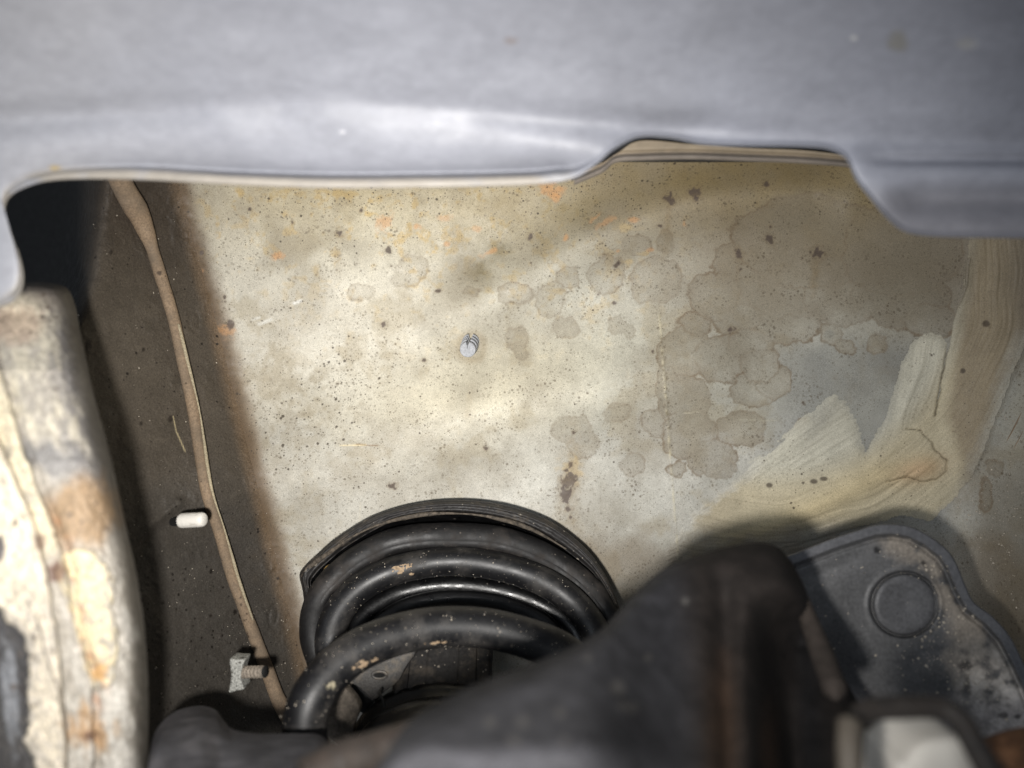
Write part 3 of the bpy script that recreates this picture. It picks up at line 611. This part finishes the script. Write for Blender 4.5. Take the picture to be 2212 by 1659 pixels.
CV = tube_verts(P(q[:, 0], q[:, 1], q[:, 2]), WR * 1.01, 40).reshape(-1, 3)
vis = (CV[:, 1] < np.repeat(q[:, 2], 40) - .002); CV = CV[vis]; CV = CV[rng.permutation(len(CV))[:1400]] + rng.normal(0, .0004, (1400, 3))
grit("dust_grain", CV, 2.1e-4 * (0.4 + 1.1 * rng.random(1400) ** 4), spring)
# cast ring mark on the wire
tube_pts = [(cr(830, 905)[0] + 8 * math.cos(t), cr(830, 905)[1] + 11 * math.sin(t)) for t in np.linspace(0, 2 * math.pi, 30)]

damper = thing("shock_absorber", "black ribbed shock absorber top with rubber boot and grey mounting tab inside the spring", "shock absorber")
def loft(name, rings, mat, parent, nseg=72, tilt=0.00010, cap=True, rib=0.0, nrib=0):
    a = np.linspace(0, 2 * np.pi, nseg, endpoint=False); rows = []
    for (cx, cy, ra, rb, d) in rings:
        m_ = 1 + rib * (np.cos(a * nrib) > 0.2) if nrib else 1
        X = cx + ra * m_ * np.cos(a); Y = cy - rb * m_ * np.sin(a)
        rows.append(P(X, Y, d + tilt * rb * np.sin(a)))
    if cap: rows.append(np.repeat(rows[-1].mean(0)[None], nseg, 0))
    return grid_obj(name, np.array(rows), mat, parent, wrap=True)
# glossy bump cup ring behind the spring turn
q2 = resamp([(*cr(500, 1000), .300), (*cr(540, 860), .306), (*cr(640, 745), .312), (*cr(830, 650), .318), (*cr(1100, 612), .320), (*cr(1400, 645), .320), (*cr(1680, 745), .317), (*cr(1850, 880), .312), (*cr(1920, 1050), .305)], 160)
tube("cup_ring", P(q2[:, 0], q2[:, 1], q2[:, 2]), 0.0042, M_gloss, damper, 28, rough=.02)
q2 = resamp([(*cr(600, 1000), .300), (*cr(640, 880), .306), (*cr(740, 790), .310), (*cr(900, 720), .313), (*cr(1120, 690), .314), (*cr(1400, 720), .313), (*cr(1650, 820), .310), (*cr(1780, 960), .305)], 120)
tube("cup_ring", P(q2[:, 0], q2[:, 1], q2[:, 2]), 0.0036, M_gloss, damper, 24, rough=.02)
# ribbed body
b0 = cr(1080, 900); b1 = cr(1050, 1300)
loft("damper_body", [(b0[0] + 6, b0[1] - 60, 86, 30, .322), (b0[0] + 4, b0[1], 92, 34, .312), ((b0[0] + b1[0]) / 2, (b0[1] + b1[1]) / 2, 98, 40, .300), (b1[0], b1[1] + 20, 104, 50, .286)], M_rubber, damper, 160, cap=False, rib=0.07, nrib=14)
bc = cr(1060, 1600)
prof = [(0.80, .2990, -26), (0.98, .2940, -24), (1.03, .2915, -20), (1.05, .2885, -12), (1.03, .2850, -2), (0.90, .2835, 2), (0.92, .2805, 8), (1.02, .2790, 12), (1.05, .2760, 22), (1.02, .2730, 32), (0.84, .2700, 36), (0.86, .266, 44), (.98, .262, 52), (1.0, .255, 70), (.9, .25, 90)]
loft("rubber_boot", [(bc[0], bc[1] + dy, 190 * s_, 126 * s_, d) for (s_, d, dy) in prof], M_gloss, damper, 96, tilt=.00002)
webp = resamp(crl([(345, 1410), (400, 1280), (450, 1215), (560, 1340), (530, 1450), (505, 1570), (440, 1570), (350, 1500), (345, 1410)]), 60)[:-1]
prism('mounting_web', webp, .278, .283, material('brown_dusty_steel', tuple(lin(92, 84, 75)), rough=.8, grain=.3, grain_scale=700, bump=.5), damper)
tab = resamp(crl([(560, 1130), (610, 1060), (700, 1030), (800, 1010), (870, 985), (900, 1010), (840, 1100), (790, 1190), (720, 1245), (640, 1300), (560, 1230), (490, 1180), (560, 1130)]), 80)[:-1]
prism("mounting_tab", tab, .290, .2945, M_metal, damper, bev=.0008)
hl = np.array([(cr(680, 1150)[0] + 15.5 * math.cos(t), cr(680, 1150)[1] + 8 * math.sin(t)) for t in np.linspace(0, 2 * math.pi, 30)[:-1]])
hc = np.vstack([hl, hl[:2]])
tube("hole_rim", P(hc[:, 0], hc[:, 1], .2898), 0.0006, M_metal, damper, 10)
prism("bolt_hole", hl, .2896, .2899, M_hole, damper, bev=.0001)
strap = resamp(crl([(430, 1240), (500, 1150), (560, 1180), (610, 1260), (680, 1340), (640, 1400), (560, 1370), (480, 1290), (430, 1240)]), 60)[:-1]
prism("tab_leg", strap, .296, .302, M_hole if False else M_gloss, damper)
wv = resamp([(*cr(690, 1235), .288), (*cr(680, 1260), .285), (*cr(700, 1300), .283), (*cr(710, 1340), .282)], 20)
tube("wire_clip", P(wv[:, 0], wv[:, 1], wv[:, 2] - .004), .0006, M_gloss, damper, 8)

# ------------------------------------------------------------------ the grey plastic splash shield at the right
shield = thing("splash_shield", "dusty dark grey plastic splash shield with a round knockout disc and raised rim", "splash shield")
se = [(1560, 1300), (1620, 1240), (1680, 1212), (1736, 1191), (1794, 1168), (1852, 1149), (1891, 1137), (1929, 1135), (1968, 1141), (2007, 1161), (2045, 1191), (2065, 1222), (2084, 1269), (2103, 1304), (2142, 1334), (2177, 1373), (2200, 1416), (2225, 1470), (2260, 1560), (2300, 1700), (2330, 1800)]
sb = [(1500, 1420), (1560, 1440), (1600, 1460), (1640, 1470), (1680, 1500), (1720, 1530), (1760, 1560), (1800, 1600), (1840, 1640), (1880, 1680), (1920, 1720), (1960, 1760), (2000, 1790), (2040, 1810), (2080, 1830), (2120, 1840), (2160, 1850), (2200, 1860), (2240, 1870), (2280, 1880), (2320, 1890)]
def rim_sd(px, py): return seg_dist(px, py, se)
def dshield(px, py, v):
    D = 0.262 - 0.00010 * softplus(py - 1380, 40) + 0 * px
    r = rim_sd(px, py)
    D = D - 0.0016 * sm(24, 16, r) + 0.0012 * np.exp(-((r - 27) / 5) ** 2)
    e = np.hypot((px - 1954), (py - 1306) * 1.04); an = np.arctan2(py - 1306, px - 1954)
    D = D + 0.0034 * np.exp(-((e - 71) / 3.0) ** 2) * (1 - 0.75 * np.exp(-((an + 0.05) / 0.55) ** 2)) - 0.0005 * np.exp(-((e - 80) / 5) ** 2) + 0.0007 * sm(70, 64, e)
    D = D + 0.0009 * np.exp(-(e / 14) ** 2) * 0.5
    D = D + 0.0022 * np.exp(-((py - 1210 + (px - 1700) * 0.42 - 60) / 22) ** 2) * sm(1900, 1780, px) * 0.5
    D = D + 0.0005 * fbm(px, py, 90, 3, 3)
    return D
PXs, PYs, DDs, vv = sheet(se, sb, 360, dshield, curl=0.012, curlpx=3, n=520)
c = np.zeros(PXs.shape + (3,)) + lin(86, 86, 87)
n1 = fbm(PXs, PYs, 80, 2, 4); n2 = fbm(PXs, PYs, 22, 5, 4); n3 = fbm(PXs + PYs * .2, PYs * 5, 30, 7, 3)
e = np.hypot(PXs - 1954, PYs - 1306)
dm = np.clip(np.exp(-(seg_dist(PXs, PYs, [(1930, 1170), (2000, 1205), (2045, 1290), (2090, 1360)]) / 32) ** 2) * 0.9 + 1.0 * sm(60, -40, poly_sd(PXs, PYs, [(2040, 1420), (2110, 1360), (2240, 1500), (2300, 1800), (2050, 1650), (2080, 1520)])), 0, 1)
dm = dm * sm(15, 30, rim_sd(PXs, PYs)) * sm(70, 76, e)
c = mixc(c, lin(136, 128, 118), dm * sm(-0.45, 0.35, n1 * 0.5 + n2 * 0.8 + dm - 0.55))
c = mixc(c, lin(205, 198, 190), 0.95 * sm(1370, 1490, PYs + 40 * n1) * sm(2040, 2120, PXs) * sm(-.3, .4, n2 + .25) * sm(15, 30, rim_sd(PXs, PYs)))
c = mixc(c, lin(138, 134, 134), 0.7 * sm(1470, 1540, PYs + 30 * n1))
c = c * (1 + 0.12 * n1 + 0.14 * n2 + 0.07 * n3)[..., None]
c = mixc(c, lin(90, 91, 95), 0.7 * sm(22, 12, rim_sd(PXs, PYs)))
for (cx, cy, rx, ry) in ((2085, 1438, 15, 10), (2168, 1545, 10, 7), (2200, 1548, 8, 5)):
    c = mixc(c, lin(66, 62, 60), 0.8 * sm(1.3, 0.6, ell(PXs, PYs, cx, cy, rx, ry) + .4 * n2))
grid_obj("shield_panel", P(PXs, PYs, DDs), M_shield, shield, c, {'speck': np.clip(.5 + n1, .05, 1)}, flip=True)
# the knockout disc, a separate shallow raised round
a = np.linspace(0, 2 * np.pi, 72, endpoint=False); rows = []; colr = []
for f, dz in ((1.0, .0014), (.99, .0004), (.965, 0), (.8, -.0001), (.55, .0001), (.3, .0003), (.15, .0007), (.02, .0009)):
    X = 1954 + 66.5 * f * np.cos(a); Y = 1306 + 64 * f * np.sin(a); rows.append(P(X, Y, .2618 + dz - 0.00010 * softplus(Y - 1380, 40)))
    nn = fbm(X, Y, 22, 3, 3); colr.append(lin(84, 84, 86)[None] * (1 + .25 * nn)[:, None])
grid_obj("knockout_disc", np.array(rows), M_shield, shield, np.array(colr), {'speck': np.full((8, 72), .5)}, wrap=True, flip=True)
def dens(x, y):
    ins = poly_sd(x, y, se + [(1700, 1800)]) < -16
    return ins * (0.05 + 0.55 * np.exp(-(seg_dist(x, y, [(1960, 1190), (2030, 1240), (2060, 1330), (2000, 1400), (2120, 1480)]) / 36) ** 2))
p1, r1 = grit_pts(1760, 2230, 1150, 1640, 4200, dens, lambda x, y: dshield(x, y, 0), 0.6, 2.6)
grit("sand_grain", p1, r1, shield)

# ------------------------------------------------------------------ the grey fender across the top
fender = thing("fender_panel", "dusty light grey fender edge stretching across the top with a rolled lip", "fender")
fe = [(-330, 700), (-120, 690), (-20, 668), (25, 650), (44, 628), (48, 590), (36, 540), (18, 490), (8, 455), (18, 425), (55, 402), (110, 388), (200, 384), (330, 387), (500, 397), (700, 404), (900, 403), (1100, 399), (1190, 393), (1245, 380), (1290, 350), (1325, 320), (1380, 294), (1450, 296), (1520, 309), (1620, 313), (1720, 314), (1790, 320), (1830, 342), (1850, 385), (1880, 425), (1920, 472), (1955, 498), (2010, 508), (2120, 511), (2230, 513), (2400, 520)]
E = resamp(fe, 900)
tx = np.interp(np.arange(900), np.searchsorted(np.maximum.accumulate(E[:, 0] + np.arange(900) * 1e-6), [-330, 60, 1290, 1850, 2400]).clip(0, 899), [-420, 20, 1250, 1900, 2420])
# top line follows the edge in the order of its points
L = np.r_[0, np.cumsum(np.hypot(*np.diff(E, axis=0).T))]
key = lambda x, y: L[np.argmin(np.hypot(E[:, 0] - x, E[:, 1] - y))]
tx = np.interp(L, [0, key(48, 590), key(8, 455), key(110, 388), key(700, 404), key(1245, 380), key(1380, 294), key(1790, 320), key(1955, 498), L[-1]], [-700, -260, -120, 40, 700, 1240, 1385, 1790, 1990, 2420])
fb = np.stack([tx, np.full(900, -190.0)], -1)
def sheetE(Epts, Bpts, rows, depth, curl, curlpx, back=10, power=1.25):
    n = len(Epts); v = np.linspace(0, 1, rows) ** power
    px = Epts[None, :, 0] + (Bpts[None, :, 0] - Epts[None, :, 0]) * v[:, None]; py_ = Epts[None, :, 1] + (Bpts[None, :, 1] - Epts[None, :, 1]) * v[:, None]
    ed = np.hypot(px - Epts[None, :, 0], py_ - Epts[None, :, 1])
    D = depth(px, py_, ed)
    t = np.gradient(Epts, axis=0); nn = np.stack([t[:, 1], -t[:, 0]], -1); nn /= np.linalg.norm(nn, axis=1)[:, None] + 1e-9
    nn *= np.sign((nn * (Epts - Bpts)).sum(1))[:, None]
    k = np.linspace(1, 0, back, endpoint=False); off = curlpx * np.sin(np.minimum(k * 3, 1) * math.pi / 2); dd = curl * k ** 1.6
    cx = Epts[None, :, 0] + nn[None, :, 0] * off[:, None]; cy = Epts[None, :, 1] + nn[None, :, 1] * off[:, None]; cd = D[0][None] + dd[:, None]; s_ = D[0][None] / cd
    return np.vstack([cx, px]), np.vstack([cy, py_]), np.vstack([cd, D]), np.vstack([np.zeros_like(cx), ed])
def dfender(px, py, ed):
    D = 0.205 - 0.00011 * softplus(300 - py, 60)
    D = D - 0.006 * sm(1300, 1900, px) * sm(200, 500, py)
    # rolled lip: a groove just above the edge, then the skin
    lipw = np.interp(px, [0, 120, 300, 1200, 1290, 1400, 2300], [14, 22, 30, 30, 14, 10, 12])
    D = D + 0.0062 * np.where(ed > lipw, np.exp(-((ed - lipw) / 26)), np.exp(-((ed - lipw) / 9) ** 2)) * np.interp(px, [0, 60, 200, 500, 1200, 1300], [.1, .3, .5, 1, 1, .15])
        # pressed swage: a soft trough crossing the left half, higher on the right
    yc = np.interp(px, [-200, 0, 350, 700, 1000, 1300, 1500, 1800, 2300], [262, 258, 238, 215, 235, 268, 285, 300, 315])
    am = np.interp(px, [-200, 0, 250, 450, 700, 1000, 1300, 1500, 1800, 2300], [.8, 1, .7, .4, .3, .4, .9, .7, .6, .7])
    D = D + 0.0030 * am * np.exp(-((py - yc) / 32) ** 2)
    D = D - 0.0016 * np.exp(-((py - yc - 70) / 46) ** 2) * am
    D = D + 0.0024 * np.exp(-ell(px, py, 1480, 275, 90, 40) ** 2)
    # right hand drop: ledge lines
    D = D + 0.0025 * np.exp(-((py - 345) / 12) ** 2) * sm(1850, 1950, px) + 0.0035 * np.exp(-((py - 430) / 34) ** 2) * sm(1900, 2000, px)
    D = D + 0.0016 * fbm(px, py, 260, 3, 3) + 0.00016 * fbm(px, py, 50, 7, 3)
    return D
PXs, PYs, DDs, ed = sheetE(E, fb, 200, dfender, 0.009, 3.0)
n1 = fbm(PXs, PYs, 200, 2, 4); n2 = fbm(PXs * .5, PYs, 40, 5, 4); n3 = fbm(PXs, PYs, 14, 9, 3)
c = np.zeros(PXs.shape + (3,)) + lin(126, 128, 136)
c = mixc(c, lin(152, 153, 159), sm(600, 0, PXs + 200 * n1) * .7)  # left end lighter: brightness of the side daylight put into the paint colour
c = mixc(c, lin(134, 137, 148), sm(1200, 1900, PXs + 200 * n1) * .7)  # right end raised in colour to offset the torch's dim edge
c = mixc(c, lin(136, 128, 114), 0.75 * sm(30, 12, ed) * sm(1260, 1180, PXs) * sm(-.5, .3, n2 + .2))
c = mixc(c, lin(92, 88, 88), 0.5 * sm(380, 440, PYs) * sm(1800, 1950, PXs))
c = c * (1 + .07 * n1 + .05 * n2 + .04 * n3)[..., None]
for (cx, cy, rx, ry, cl) in ((2090, 95, 26, 16, lin(150, 150, 150)), (1940, 90, 24, 24, lin(118, 116, 108)), (1105, 88, 16, 9, lin(110, 102, 100)), (1845, 82, 8, 6, lin(190, 190, 190)), (740, 285, 7, 3, lin(190, 190, 194)), (120, 362, 14, 6, lin(160, 140, 90))):
    c = mixc(c, cl, .7 * sm(1.3, .4, ell(PXs, PYs, cx, cy, rx, ry) + .3 * n3))
grid_obj("fender_skin", P(PXs, PYs, DDs), M_fender, fender, c)
# inner lip showing in the notch
li = resamp([(1240, 398), (1300, 372), (1330, 350), (1390, 345), (1500, 343), (1620, 347), (1740, 352), (1845, 362), (1880, 380)], 200)
lb = resamp([(1240, 380), (1300, 352), (1335, 330), (1385, 304), (1500, 312), (1620, 320), (1740, 325), (1830, 338), (1870, 360)], 200)
PXs, PYs, DDs, ed = sheetE(li, lb, 60, lambda px, py, e_: 0.252 + 0.0016 * np.exp(-((e_ - 15) / 5) ** 2) - 0.0012 * np.exp(-((e_ - 6) / 6) ** 2) + 0 * px, 0.010, 2.0)
n2 = fbm(PXs, PYs, 30, 5, 4)
c = np.zeros(PXs.shape + (3,)) + lin(134, 122, 104); c = mixc(c, lin(122, 114, 106), sm(18, 12, ed)); c = c * (1 + .2 * n2)[..., None]
grid_obj("inner_lip", P(PXs, PYs, DDs), M_fender, fender, c)
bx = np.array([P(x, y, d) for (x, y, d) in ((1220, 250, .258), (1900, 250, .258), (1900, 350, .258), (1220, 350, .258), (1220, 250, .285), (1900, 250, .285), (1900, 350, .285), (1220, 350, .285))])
mesh_obj("gap_shade_box", bx, [(0, 1, 2, 3), (4, 7, 6, 5), (0, 4, 5, 1), (3, 2, 6, 7), (0, 3, 7, 4), (1, 5, 6, 2)], M_hole, fender, smooth=False)  # added black box, stands in for the shade between fender and inner lip

# ------------------------------------------------------------------ rusty pillar at the left
pillar = thing("body_pillar", "flaking cream and rust stained body pillar edge with peeling paint layers", "body pillar")
pe = resamp([(-150, 600), (20, 612), (90, 612), (140, 622), (160, 660), (172, 720), (200, 850), (236, 985), (268, 1130), (296, 1260), (312, 1380), (318, 1500), (318, 1620), (322, 1800)], 520)
Lp = np.linspace(0, 1, 520)
pb = np.stack([np.interp(Lp, [0, .15, 1], [-420, -420, -420]), np.interp(Lp, [0, .15, 1], [620, 700, 1800])], -1)
crease = [(-80, 800), (0, 955), (45, 1060), (80, 1150), (105, 1250), (118, 1340), (132, 1450), (140, 1560), (150, 1800)]
crease2 = [(-40, 640), (0, 800), (40, 930), (75, 1040), (110, 1130), (140, 1210), (150, 1300), (175, 1400), (200, 1480)]
FLAKE = [(136, 1192), (160, 1186), (200, 1192), (228, 1216), (246, 1252), (251, 1285), (240, 1310), (252, 1360), (256, 1420), (240, 1480), (205, 1490), (182, 1440), (165, 1360), (140, 1290), (118, 1235)]
BLK = [(-120, 1260), (0, 1312), (20, 1345), (56, 1372), (62, 1420), (58, 1500), (62, 1560), (52, 1600), (78, 1659), (90, 1800), (-120, 1800)]
def side_of(px, py, line):
    l = np.array(line); return px - np.interp(py, l[:, 1], l[:, 0])
def dpillar(px, py, ed):
    D = np.interp(py, [560, 680, 800, 1000], [.222, .216, .200, .190]) + 0 * px + 0.014 * np.exp(-ed / 18.0) + 0.008 * np.exp(-ed / 60)
    s1 = side_of(px, py, crease) + 5 * fbm(px, py, 30, 2, 3); D = D - 0.0042 * sm(6, -6, s1)
    s2 = side_of(px, py, crease2) + 6 * fbm(px, py, 26, 6, 3); D = D - 0.0018 * sm(7, -5, s2) + .0010 * np.exp(-((s2 - 10) / 9) ** 2)
    f = poly_sd(px, py, FLAKE) + 5 * fbm(px, py, 14, 3, 3); D = D - 0.0013 * sm(2, -3, f)
    b = poly_sd(px, py, BLK) + 8 * fbm(px, py, 14, 5, 3); D = D + 0.003 * sm(3, -3, b)
    D = D + 0.0009 * fbm(px - .2 * py, py * .5, 70, 1, 4) + 0.0004 * fbm(px - .2 * py, py * .6, 10, 8, 3)
    return D
PXs, PYs, DDs, ed = sheetE(pe, pb, 380, dpillar, 0.012, 2.0, power=1.1)
n1 = fbm(PXs - .2 * PYs, PYs * .5, 80, 2, 4); n2 = fbm(PXs - .22 * PYs, PYs * .45, 22, 5, 5, .65); n3 = fbm(PXs - .2 * PYs, PYs * .7, 7, 9, 3)
s1 = side_of(PXs, PYs, crease) + 5 * fbm(PXs, PYs, 30, 2, 3); s2 = side_of(PXs, PYs, crease2) + 6 * fbm(PXs, PYs, 26, 6, 3)
fl = poly_sd(PXs, PYs, FLAKE) + 5 * fbm(PXs, PYs, 14, 3, 3); bk = poly_sd(PXs, PYs, BLK) + 8 * fbm(PXs, PYs, 14, 5, 3)
c = np.zeros(PXs.shape + (3,)) + lin(158, 152, 142)
c = mixc(c, lin(196, 188, 168), .75 * sm(-.25, .3, n2 + .3 * n1) * sm(1010, 900, PYs + 60 * n1))
c = mixc(c, lin(186, 182, 174), .7 * sm(1180, 1350, PYs + 60 * n1) * sm(-.3, .3, n2))
c = mixc(c, lin(112, 112, 114), .7 * sm(1.2, .3, ell(PXs, PYs, 120, 1000, 90, 55, 20) + .7 * n2))
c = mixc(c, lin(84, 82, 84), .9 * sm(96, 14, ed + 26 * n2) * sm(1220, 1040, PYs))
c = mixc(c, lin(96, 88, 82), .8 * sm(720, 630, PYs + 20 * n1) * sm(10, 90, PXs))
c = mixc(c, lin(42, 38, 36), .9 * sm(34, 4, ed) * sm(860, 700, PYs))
c = mixc(c, lin(96, 90, 80), .7 * sm(40, 8, ed + 18 * n2))
c = mixc(c, lin(138, 112, 80), .8 * sm(1.25, .6, ell(PXs, PYs, 175, 1110, 78, 85, 20) + .45 * n2))
c = mixc(c, lin(182, 160, 140), .6 * sm(1.2, .5, ell(PXs, PYs, 40, 700, 60, 50) + .6 * n2))
c = mixc(c, lin(205, 194, 168), .9 * sm(6, -6, s2) * sm(1230, 1150, PYs + 40 * n2) * sm(-.6, .1, n2 + .1))
c = mixc(c, lin(214, 202, 180), .9 * sm(6, -8, s1) * sm(-.5, 0, n2 + .15))
c = mixc(c, lin(196, 186, 168), .6 * sm(6, -8, s1) * sm(-.1, .2, n3))
c = mixc(c, lin(150, 144, 136), .7 * sm(1230, 1330, PYs + 30 * n2) * sm(6, -8, s1) * sm(-.2, .4, n3 + n1))
c = mixc(c, lin(206, 192, 158), .95 * sm(2, -3, fl) * sm(-.9, -.2, n2))
c = mixc(c, lin(146, 142, 136), .8 * sm(2, -3, fl) * sm(.08, .3, n3 + .25 * sm(190, 240, PXs)))
rr_ = np.exp(-((s2 - 14) / 16) ** 2) * sm(1040, 1120, PYs) * sm(1560, 1500, PYs)
c = mixc(c, lin(160, 112, 74), .7 * rr_ * sm(-.15, .4, n2 + .3 * n3))
c = mixc(c, lin(104, 72, 60), .8 * sm(1.2, .6, ell(PXs, PYs, 125, 1235, 22, 26) + .6 * n3) + .7 * sm(1.2, .6, ell(PXs, PYs, 85, 1170, 14, 20) + .6 * n3))
c = mixc(c, lin(176, 132, 74), .8 * sm(1.2, .5, ell(PXs, PYs, 215, 1450, 20, 24) + .6 * n3) + .6 * sm(1.3, .4, ell(PXs, PYs, 195, 1575, 48, 48) + 1.1 * n2))
c = mixc(c, lin(96, 66, 50), .8 * sm(1.2, .6, ell(PXs, PYs, 192, 1590, 20, 12) + .6 * n3))
c = mixc(c, lin(40, 40, 44), .95 * sm(3, -3, bk))
c = mixc(c, lin(128, 130, 134), .8 * sm(3, -3, bk) * sm(1.2, .5, ell(PXs, PYs, 18, 1500, 18, 130, -4) + 1.0 * n2))
c = mixc(c, lin(50, 44, 40), .8 * sm(5, 1, seg_dist(PXs + 4 * n2, PYs, [(78, 1330), (100, 1420), (128, 1500), (142, 1600)])))
c = mixc(c, lin(60, 58, 66), .9 * sm(1.2, .7, ell(PXs, PYs, -4, 1185, 16, 28) + .4 * n2))
c = c * (1 + .10 * n1 + .10 * n2 + .10 * n3)[..., None]
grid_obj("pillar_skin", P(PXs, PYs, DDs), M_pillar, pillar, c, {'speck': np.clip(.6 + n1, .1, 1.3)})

# ------------------------------------------------------------------ black bracket close to the lens
brk = thing("suspension_bracket", "large black suspension bracket close to the lens with rust streaks down its ribs", "bracket")
be = resamp([(640, 1900), (760, 1740), (830, 1640), (880, 1570), (950, 1520), (1060, 1470), (1180, 1425), (1290, 1370), (1370, 1290), (1432, 1236), (1510, 1203), (1590, 1181), (1650, 1176), (1692, 1196), (1728, 1262), (1765, 1350), (1800, 1430), (1840, 1500), (1880, 1580), (1920, 1700), (1960, 1900)], 420)
Lb = np.linspace(0, 1, 420)
bb = np.stack([np.interp(Lb, [0, 1], [700, 1940]), np.full(420, 1960.0)], -1)
def dbrk(px, py, ed):
    D = np.interp(py, [1150, 1300, 1500, 1700, 1960], [.210, .194, .164, .132, .106]) + 0 * px
    D = D + .042 * sm(1590, 1730, px) * sm(1250, 1400, py) - .026 * sm(1500, 1250, px) * sm(1800, 1600, py)
    xs = px - (py - 1200) * 0.06
    D = D + .006 * np.exp(-((xs - 1560 + 0.02 * (py - 1200)) / 30) ** 2) * sm(1200, 1320, py)
    D = D + 0.004 * np.exp(-((px - (1640 + (py - 1200) * .16)) / 26) ** 2) * sm(1250, 1400, py)
    D = D + 0.012 * np.exp(-ed / 22.)
    D = D + .0015 * fbm(px, py, 120, 2, 3)
    return D
PXs, PYs, DDs, ed = sheetE(be, bb, 220, dbrk, .014, 3)
n1 = fbm(PXs, PYs, 110, 2, 4); n2 = fbm(PXs, PYs, 30, 5, 4)
c = np.zeros(PXs.shape + (3,)) + lin(44, 44, 47)
c = mixc(c, lin(32, 28, 26), sm(1420, 1520, PXs - (PYs - 1200) * .06))
c = mixc(c, lin(66, 50, 38), .8 * np.exp(-((PXs - 1560) / 30) ** 2) * sm(1380, 1560, PYs + 60 * n1) + .95 * np.exp(-((PXs - 1662) / 20) ** 2) * sm(1440, 1600, PYs + 60 * n1))
c = mixc(c, lin(22, 22, 24), .8 * np.exp(-((PXs - 1745 - (PYs - 1450) * .05) / 34) ** 2) * sm(1260, 1400, PYs))
for (cx, cy, r) in ((1130, 1560, 16), (1060, 1560, 12), (1335, 1485, 18), (1345, 1525, 12), (1365, 1530, 14), (1270, 1420, 10), (1210, 1540, 10), (1110, 1600, 12), (1220, 1600, 9), (1400, 1420, 9), (1480, 1300, 10)):
    c = mixc(c, lin(74, 72, 70), .7 * sm(1.3, .4, ell(PXs, PYs, cx, cy, r, r) + .4 * n2))
c = c * (1 + .2 * n1 + .15 * n2)[..., None]
grid_obj("bracket_plate", P(PXs, PYs, DDs), M_fore, brk, c, {'speck': np.zeros(PXs.shape)})
# pale worn flange standing along the right side of the bracket
fp = resamp([(1704, 1210, .228), (1726, 1280, .222), (1755, 1360, .212), (1782, 1430, .200), (1800, 1480, .190), (1806, 1510, .184)], 60)
tube("worn_flange", P(fp[:, 0], fp[:, 1], fp[:, 2]), np.interp(np.arange(60), [0, 10, 40, 55, 59], [.0006, .0020, .0032, .0030, .0006]), material("worn_tan_metal", tuple(lin(58, 52, 48)), rough=.9, spec=.2, grain=.2, grain_scale=300), brk, 20)
# hooked arm that crosses in front of the white block
arm = resamp([(1845, 1740, .133), (1842, 1640, .138), (1846, 1570, .143), (1880, 1535, .146), (1950, 1528, .147), (2030, 1530, .147), (2072, 1552, .145), (2100, 1600, .142), (2150, 1690, .137), (2180, 1760, .133)], 120)
tube("hooked_arm", P(arm[:, 0], arm[:, 1], arm[:, 2]), np.interp(np.arange(120), [0, 40, 80, 120], [.0016, .0022, .0022, .0026]), material("dark_rusty_steel", tuple(lin(34, 29, 25)), rough=.7, grain=.3, grain_scale=300), brk, 24, rough=.06)
fp = resamp([(1836, 1560, .140), (1834, 1610, .137), (1838, 1680, .134), (1850, 1780, .130)], 40)
tube("tan_strip", P(fp[:, 0], fp[:, 1], fp[:, 2]), .0022, material("tan_primer_strip", tuple(lin(70, 64, 56)), rough=.7, grain=.1), brk, 16)

blk = thing("white_block", "blurred white plastic block framed by the rusty hooked arm", "plastic block")
ow = resamp([(1960, 1650), (1990, 1612), (2050, 1598), (2090, 1606), (2108, 1645), (2140, 1720), (2120, 1780), (1950, 1780), (1935, 1710), (1945, 1640)], 60)[:-1]
prism("block_body", ow, .152, .168, M_whiteblk, blk, bev=.002)
br_ = thing("rusty_corner_bracket", "orange brown rusty metal corner beside the white block", "bracket")
ow = resamp([(2140, 1640), (2180, 1620), (2260, 1600), (2320, 1620), (2330, 1780), (2200, 1800), (2150, 1720), (2140, 1640)], 60)[:-1]
prism("corner_plate", ow, .182, .190, material("orange_rust", tuple(lin(112, 78, 52)), rough=.8, grain=.3, grain_scale=300), br_, bev=.002)

# ------------------------------------------------------------------ black rubber lump at the lower left
lump = thing("rubber_bushing", "blurred black rubber bushing with a round shoulder close to the lens", "rubber bushing")
le = resamp([(300, 1900), (318, 1740), (326, 1640), (340, 1580), (375, 1543), (425, 1528), (462, 1535), (482, 1560), (505, 1580), (560, 1588), (640, 1588), (690, 1592), (715, 1625), (730, 1700), (740, 1900)], 260)
lb = np.stack([np.linspace(380, 700, 260), np.full(260, 1950.)], -1)
PXs, PYs, DDs, ed = sheetE(le, lb, 120, lambda px, py, e_: .225 - .00034 * (py - 1520) + .016 * np.exp(-e_ / 30.) + .004 * np.exp(-((px - 470 - (py - 1580) * .1) / 26) ** 2) + .0012 * fbm(px, py, 70, 3, 3), .02, 3)
n1 = fbm(PXs, PYs, 80, 2, 4)
c = np.zeros(PXs.shape + (3,)) + lin(90, 89, 93); c = mixc(c, lin(112, 110, 112), .6 * sm(0, .5, n1)); 
grid_obj("bushing_body", P(PXs, PYs, DDs), M_fore, lump, c, {'speck': np.zeros(PXs.shape)})
rod = thing("suspension_link", "blurred brown rusty suspension link passing under the spring between bushing and bracket", "suspension link")
ra = resamp([(660, 1690, .150), (740, 1650, .155), (820, 1625, .160), (900, 1600, .165), (960, 1570, .17)], 60)
tube("arm_tube", P(ra[:, 0], ra[:, 1], ra[:, 2]), .0046, material("dark_brown_steel", tuple(lin(38, 31, 26)), rough=.7, grain=.3, grain_scale=300), rod, 24, rough=.05)
